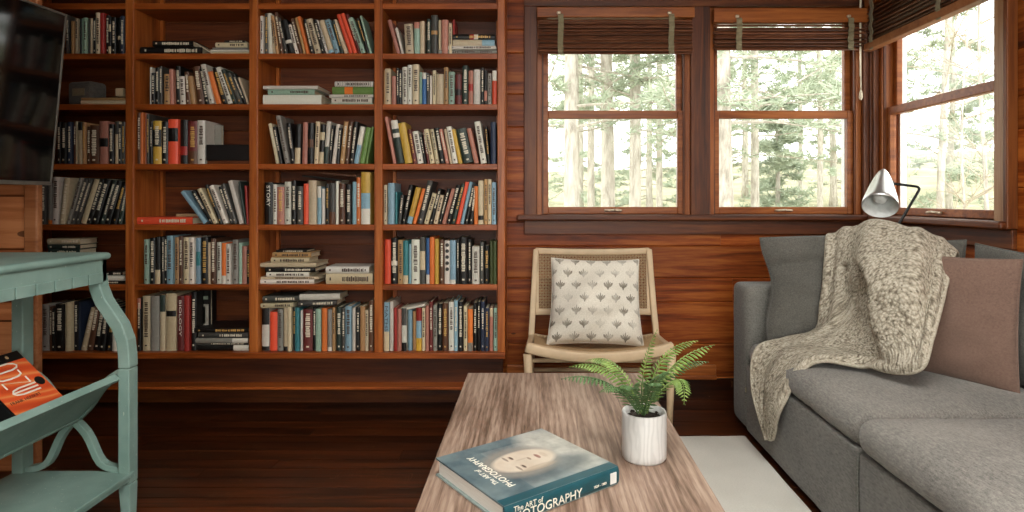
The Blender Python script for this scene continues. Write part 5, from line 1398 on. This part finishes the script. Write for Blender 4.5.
def tree(name, label, px, d, wpx, h, kind, seed, lean=0.0, group=None):
    """trunk wpx photo pixels wide at distance d; kind: 'pine', 'bare' or 'spruce'"""
    r = random.Random(seed); x = (px - 535) * d / F; rad = wpx * d / F / 2; z0 = gz(x, d) - .1
    root = thing(name, label, 'tree', (x, d, z0), group)
    mb = MB(); P = []; n = 14; sv = Vector((seed * 3.1, 0, 0))
    for i in range(n + 1):
        f = i / n; P.append(Vector((x + lean * h * f + .12 * rad * 4 * noise.noise(sv + Vector((0, 0, f * 3))), d + .2 * noise.noise(sv + Vector((5, 0, f * 3))), z0 + h * f)))
    mb.tube(P, [rad * (1.25 if i == 0 else 1) * (1 - .62 * i / n) for i in range(n + 1)], 14)
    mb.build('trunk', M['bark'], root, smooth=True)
    br = MB(); fo = MB(); nb = {'pine': 34, 'bare': 26, 'spruce': 60}[kind]
    for b in range(nb):
        f = r.uniform({'pine': .22, 'bare': .12, 'spruce': .06}[kind], .97); q = f * n; i = min(int(q), n - 1); p = P[i].lerp(P[i + 1], q - i)
        a = r.uniform(0, 2 * pi); L = {'pine': 2.6, 'bare': 2.4, 'spruce': 2.2}[kind] * (1.1 - f * .75) * r.uniform(.5, 1.1) * (h / 9)
        if kind == 'bare': dz = r.uniform(.3, 1.0)
        elif kind == 'pine': dz = r.uniform(-.15, .3)
        else: dz = r.uniform(-.35, .05)
        dv = Vector((cos(a), sin(a), dz)).normalized(); sg = Vector((r.uniform(-.3, .3), r.uniform(-.3, .3), r.uniform(-.25, .2)))
        Q = [p + dv * L * k / 6 + sg * L * (k / 6) ** 2 for k in range(7)]
        rb = max(.008, rad * .22 * (1.1 - f))
        br.tube(Q, [rb * (1 - .8 * k / 6) for k in range(7)], 5)
        subs = [(Q, L)]
        for s in range(5 if kind == 'bare' else 3):
            k = r.randint(1, 5); d2 = (dv + Vector((r.uniform(-.9, .9), r.uniform(-.9, .9), r.uniform(-.3, .6)))).normalized(); l2 = L * r.uniform(.25, .5)
            Q2 = [Q[k] + d2 * l2 * m / 4 + Vector((0, 0, -.06)) * l2 * (m / 4) ** 2 for m in range(5)]
            br.tube(Q2, [rb * .45 * (1 - .7 * m / 4) for m in range(5)], 4); subs.append((Q2, l2))
            if kind == 'bare':
                for s2 in range(3):
                    m = r.randint(1, 4); d3 = (d2 + Vector((r.uniform(-1, 1), r.uniform(-1, 1), r.uniform(-.3, .6)))).normalized()
                    br.tube([Q2[m], Q2[m] + d3 * l2 * .5], [rb * .2, rb * .08], 3)
        if kind != 'bare':
            for (QQ, ll) in subs:
                for c in range(int(7 + ll * 9)):
                    g = r.uniform(.25, 1.0); w = g * (len(QQ) - 1); k = min(int(w), len(QQ) - 2); c0 = QQ[k].lerp(QQ[k + 1], w - k) + Vector((r.uniform(-.06, .06), r.uniform(-.06, .06), r.uniform(-.04, .06)))
                    for nd in range(7):
                        dd = Vector((r.uniform(-1, 1), r.uniform(-1, 1), r.uniform(-.35, .8))).normalized(); ln = r.uniform(.10, .22); sd2 = dd.cross(Vector((r.uniform(-1, 1), r.uniform(-1, 1), r.uniform(-1, 1)))).normalized() * .010
                        fo.quad_list([c0 - sd2, c0 + sd2, c0 + dd * ln], [(0, 1, 2)])
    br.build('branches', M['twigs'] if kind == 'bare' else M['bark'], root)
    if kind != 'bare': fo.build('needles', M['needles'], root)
    return root
TR = [
 ('pine_tree', 'thick pale pine trunk at the far left edge of the left window', 570, 8.5, 17, 12, 'pine', 1, .004),
 ('pine_tree', 'slender pine just right of the thick trunk in the left window', 592, 13, 8, 13, 'pine', 2, .0),
 ('pine_tree', 'thick mottled pine trunk in the centre of the left window', 608, 10, 15, 12, 'pine', 3, -.004),
 ('pine_tree', 'tall straight pine right of the centre of the left window', 634, 9.5, 13, 12, 'pine', 4, .003),
 ('pine_tree', 'narrow pine near the right edge of the left window', 660, 14, 7, 13, 'pine', 5, .0),
 ('spruce_tree', 'bushy spruce far back behind the right half of the left window', 650, 20, 7, 9, 'spruce', 6, .0),
 ('spruce_tree', 'bushy spruce far back behind the left half of the left window', 580, 22, 7, 9, 'spruce', 16, .0),
 ('pine_tree', 'very thick pale trunk at the left edge of the middle window', 727, 7.5, 21, 12, 'pine', 7, -.006),
 ('pine_tree', 'pale trunk second from the left in the middle window', 756, 11, 9, 12, 'pine', 8, .0),
 ('pine_tree', 'thin dark pine standing right of centre in the middle window', 799, 15, 5, 12, 'pine', 9, .002),
 ('pine_tree', 'thin pine nearest the right edge of the middle window', 820, 14, 6, 12, 'pine', 10, -.002),
 ('spruce_tree', 'low spruce with spreading green boughs in the centre of the middle window', 778, 12, 6, 3.6, 'spruce', 11, .0),
 ('spruce_tree', 'dense spruce far back in the right half of the middle window', 832, 21, 7, 9, 'spruce', 12, .0),
 ('spruce_tree', 'dense spruce far back in the left half of the middle window', 745, 24, 7, 9, 'spruce', 17, .0),
 ('bare_tree', 'bare pale tree with forked branches in the right-hand wall window', 944, 7.0, 8, 9, 'bare', 13, .01),
 ('bare_tree', 'bare twiggy tree at the right edge of the right-hand wall window', 985, 6.2, 5, 6, 'bare', 14, -.01),
 ('bare_tree', 'low tangle of bare pale branches in the lower right-hand wall window', 962, 5.2, 4, 3.6, 'bare', 15, .02),
 ('spruce_tree', 'pale spruce far back behind the right-hand wall window', 950, 14, 7, 7, 'spruce', 18, .0),
]
for a in TR: tree(*a, group='trees outside the windows')
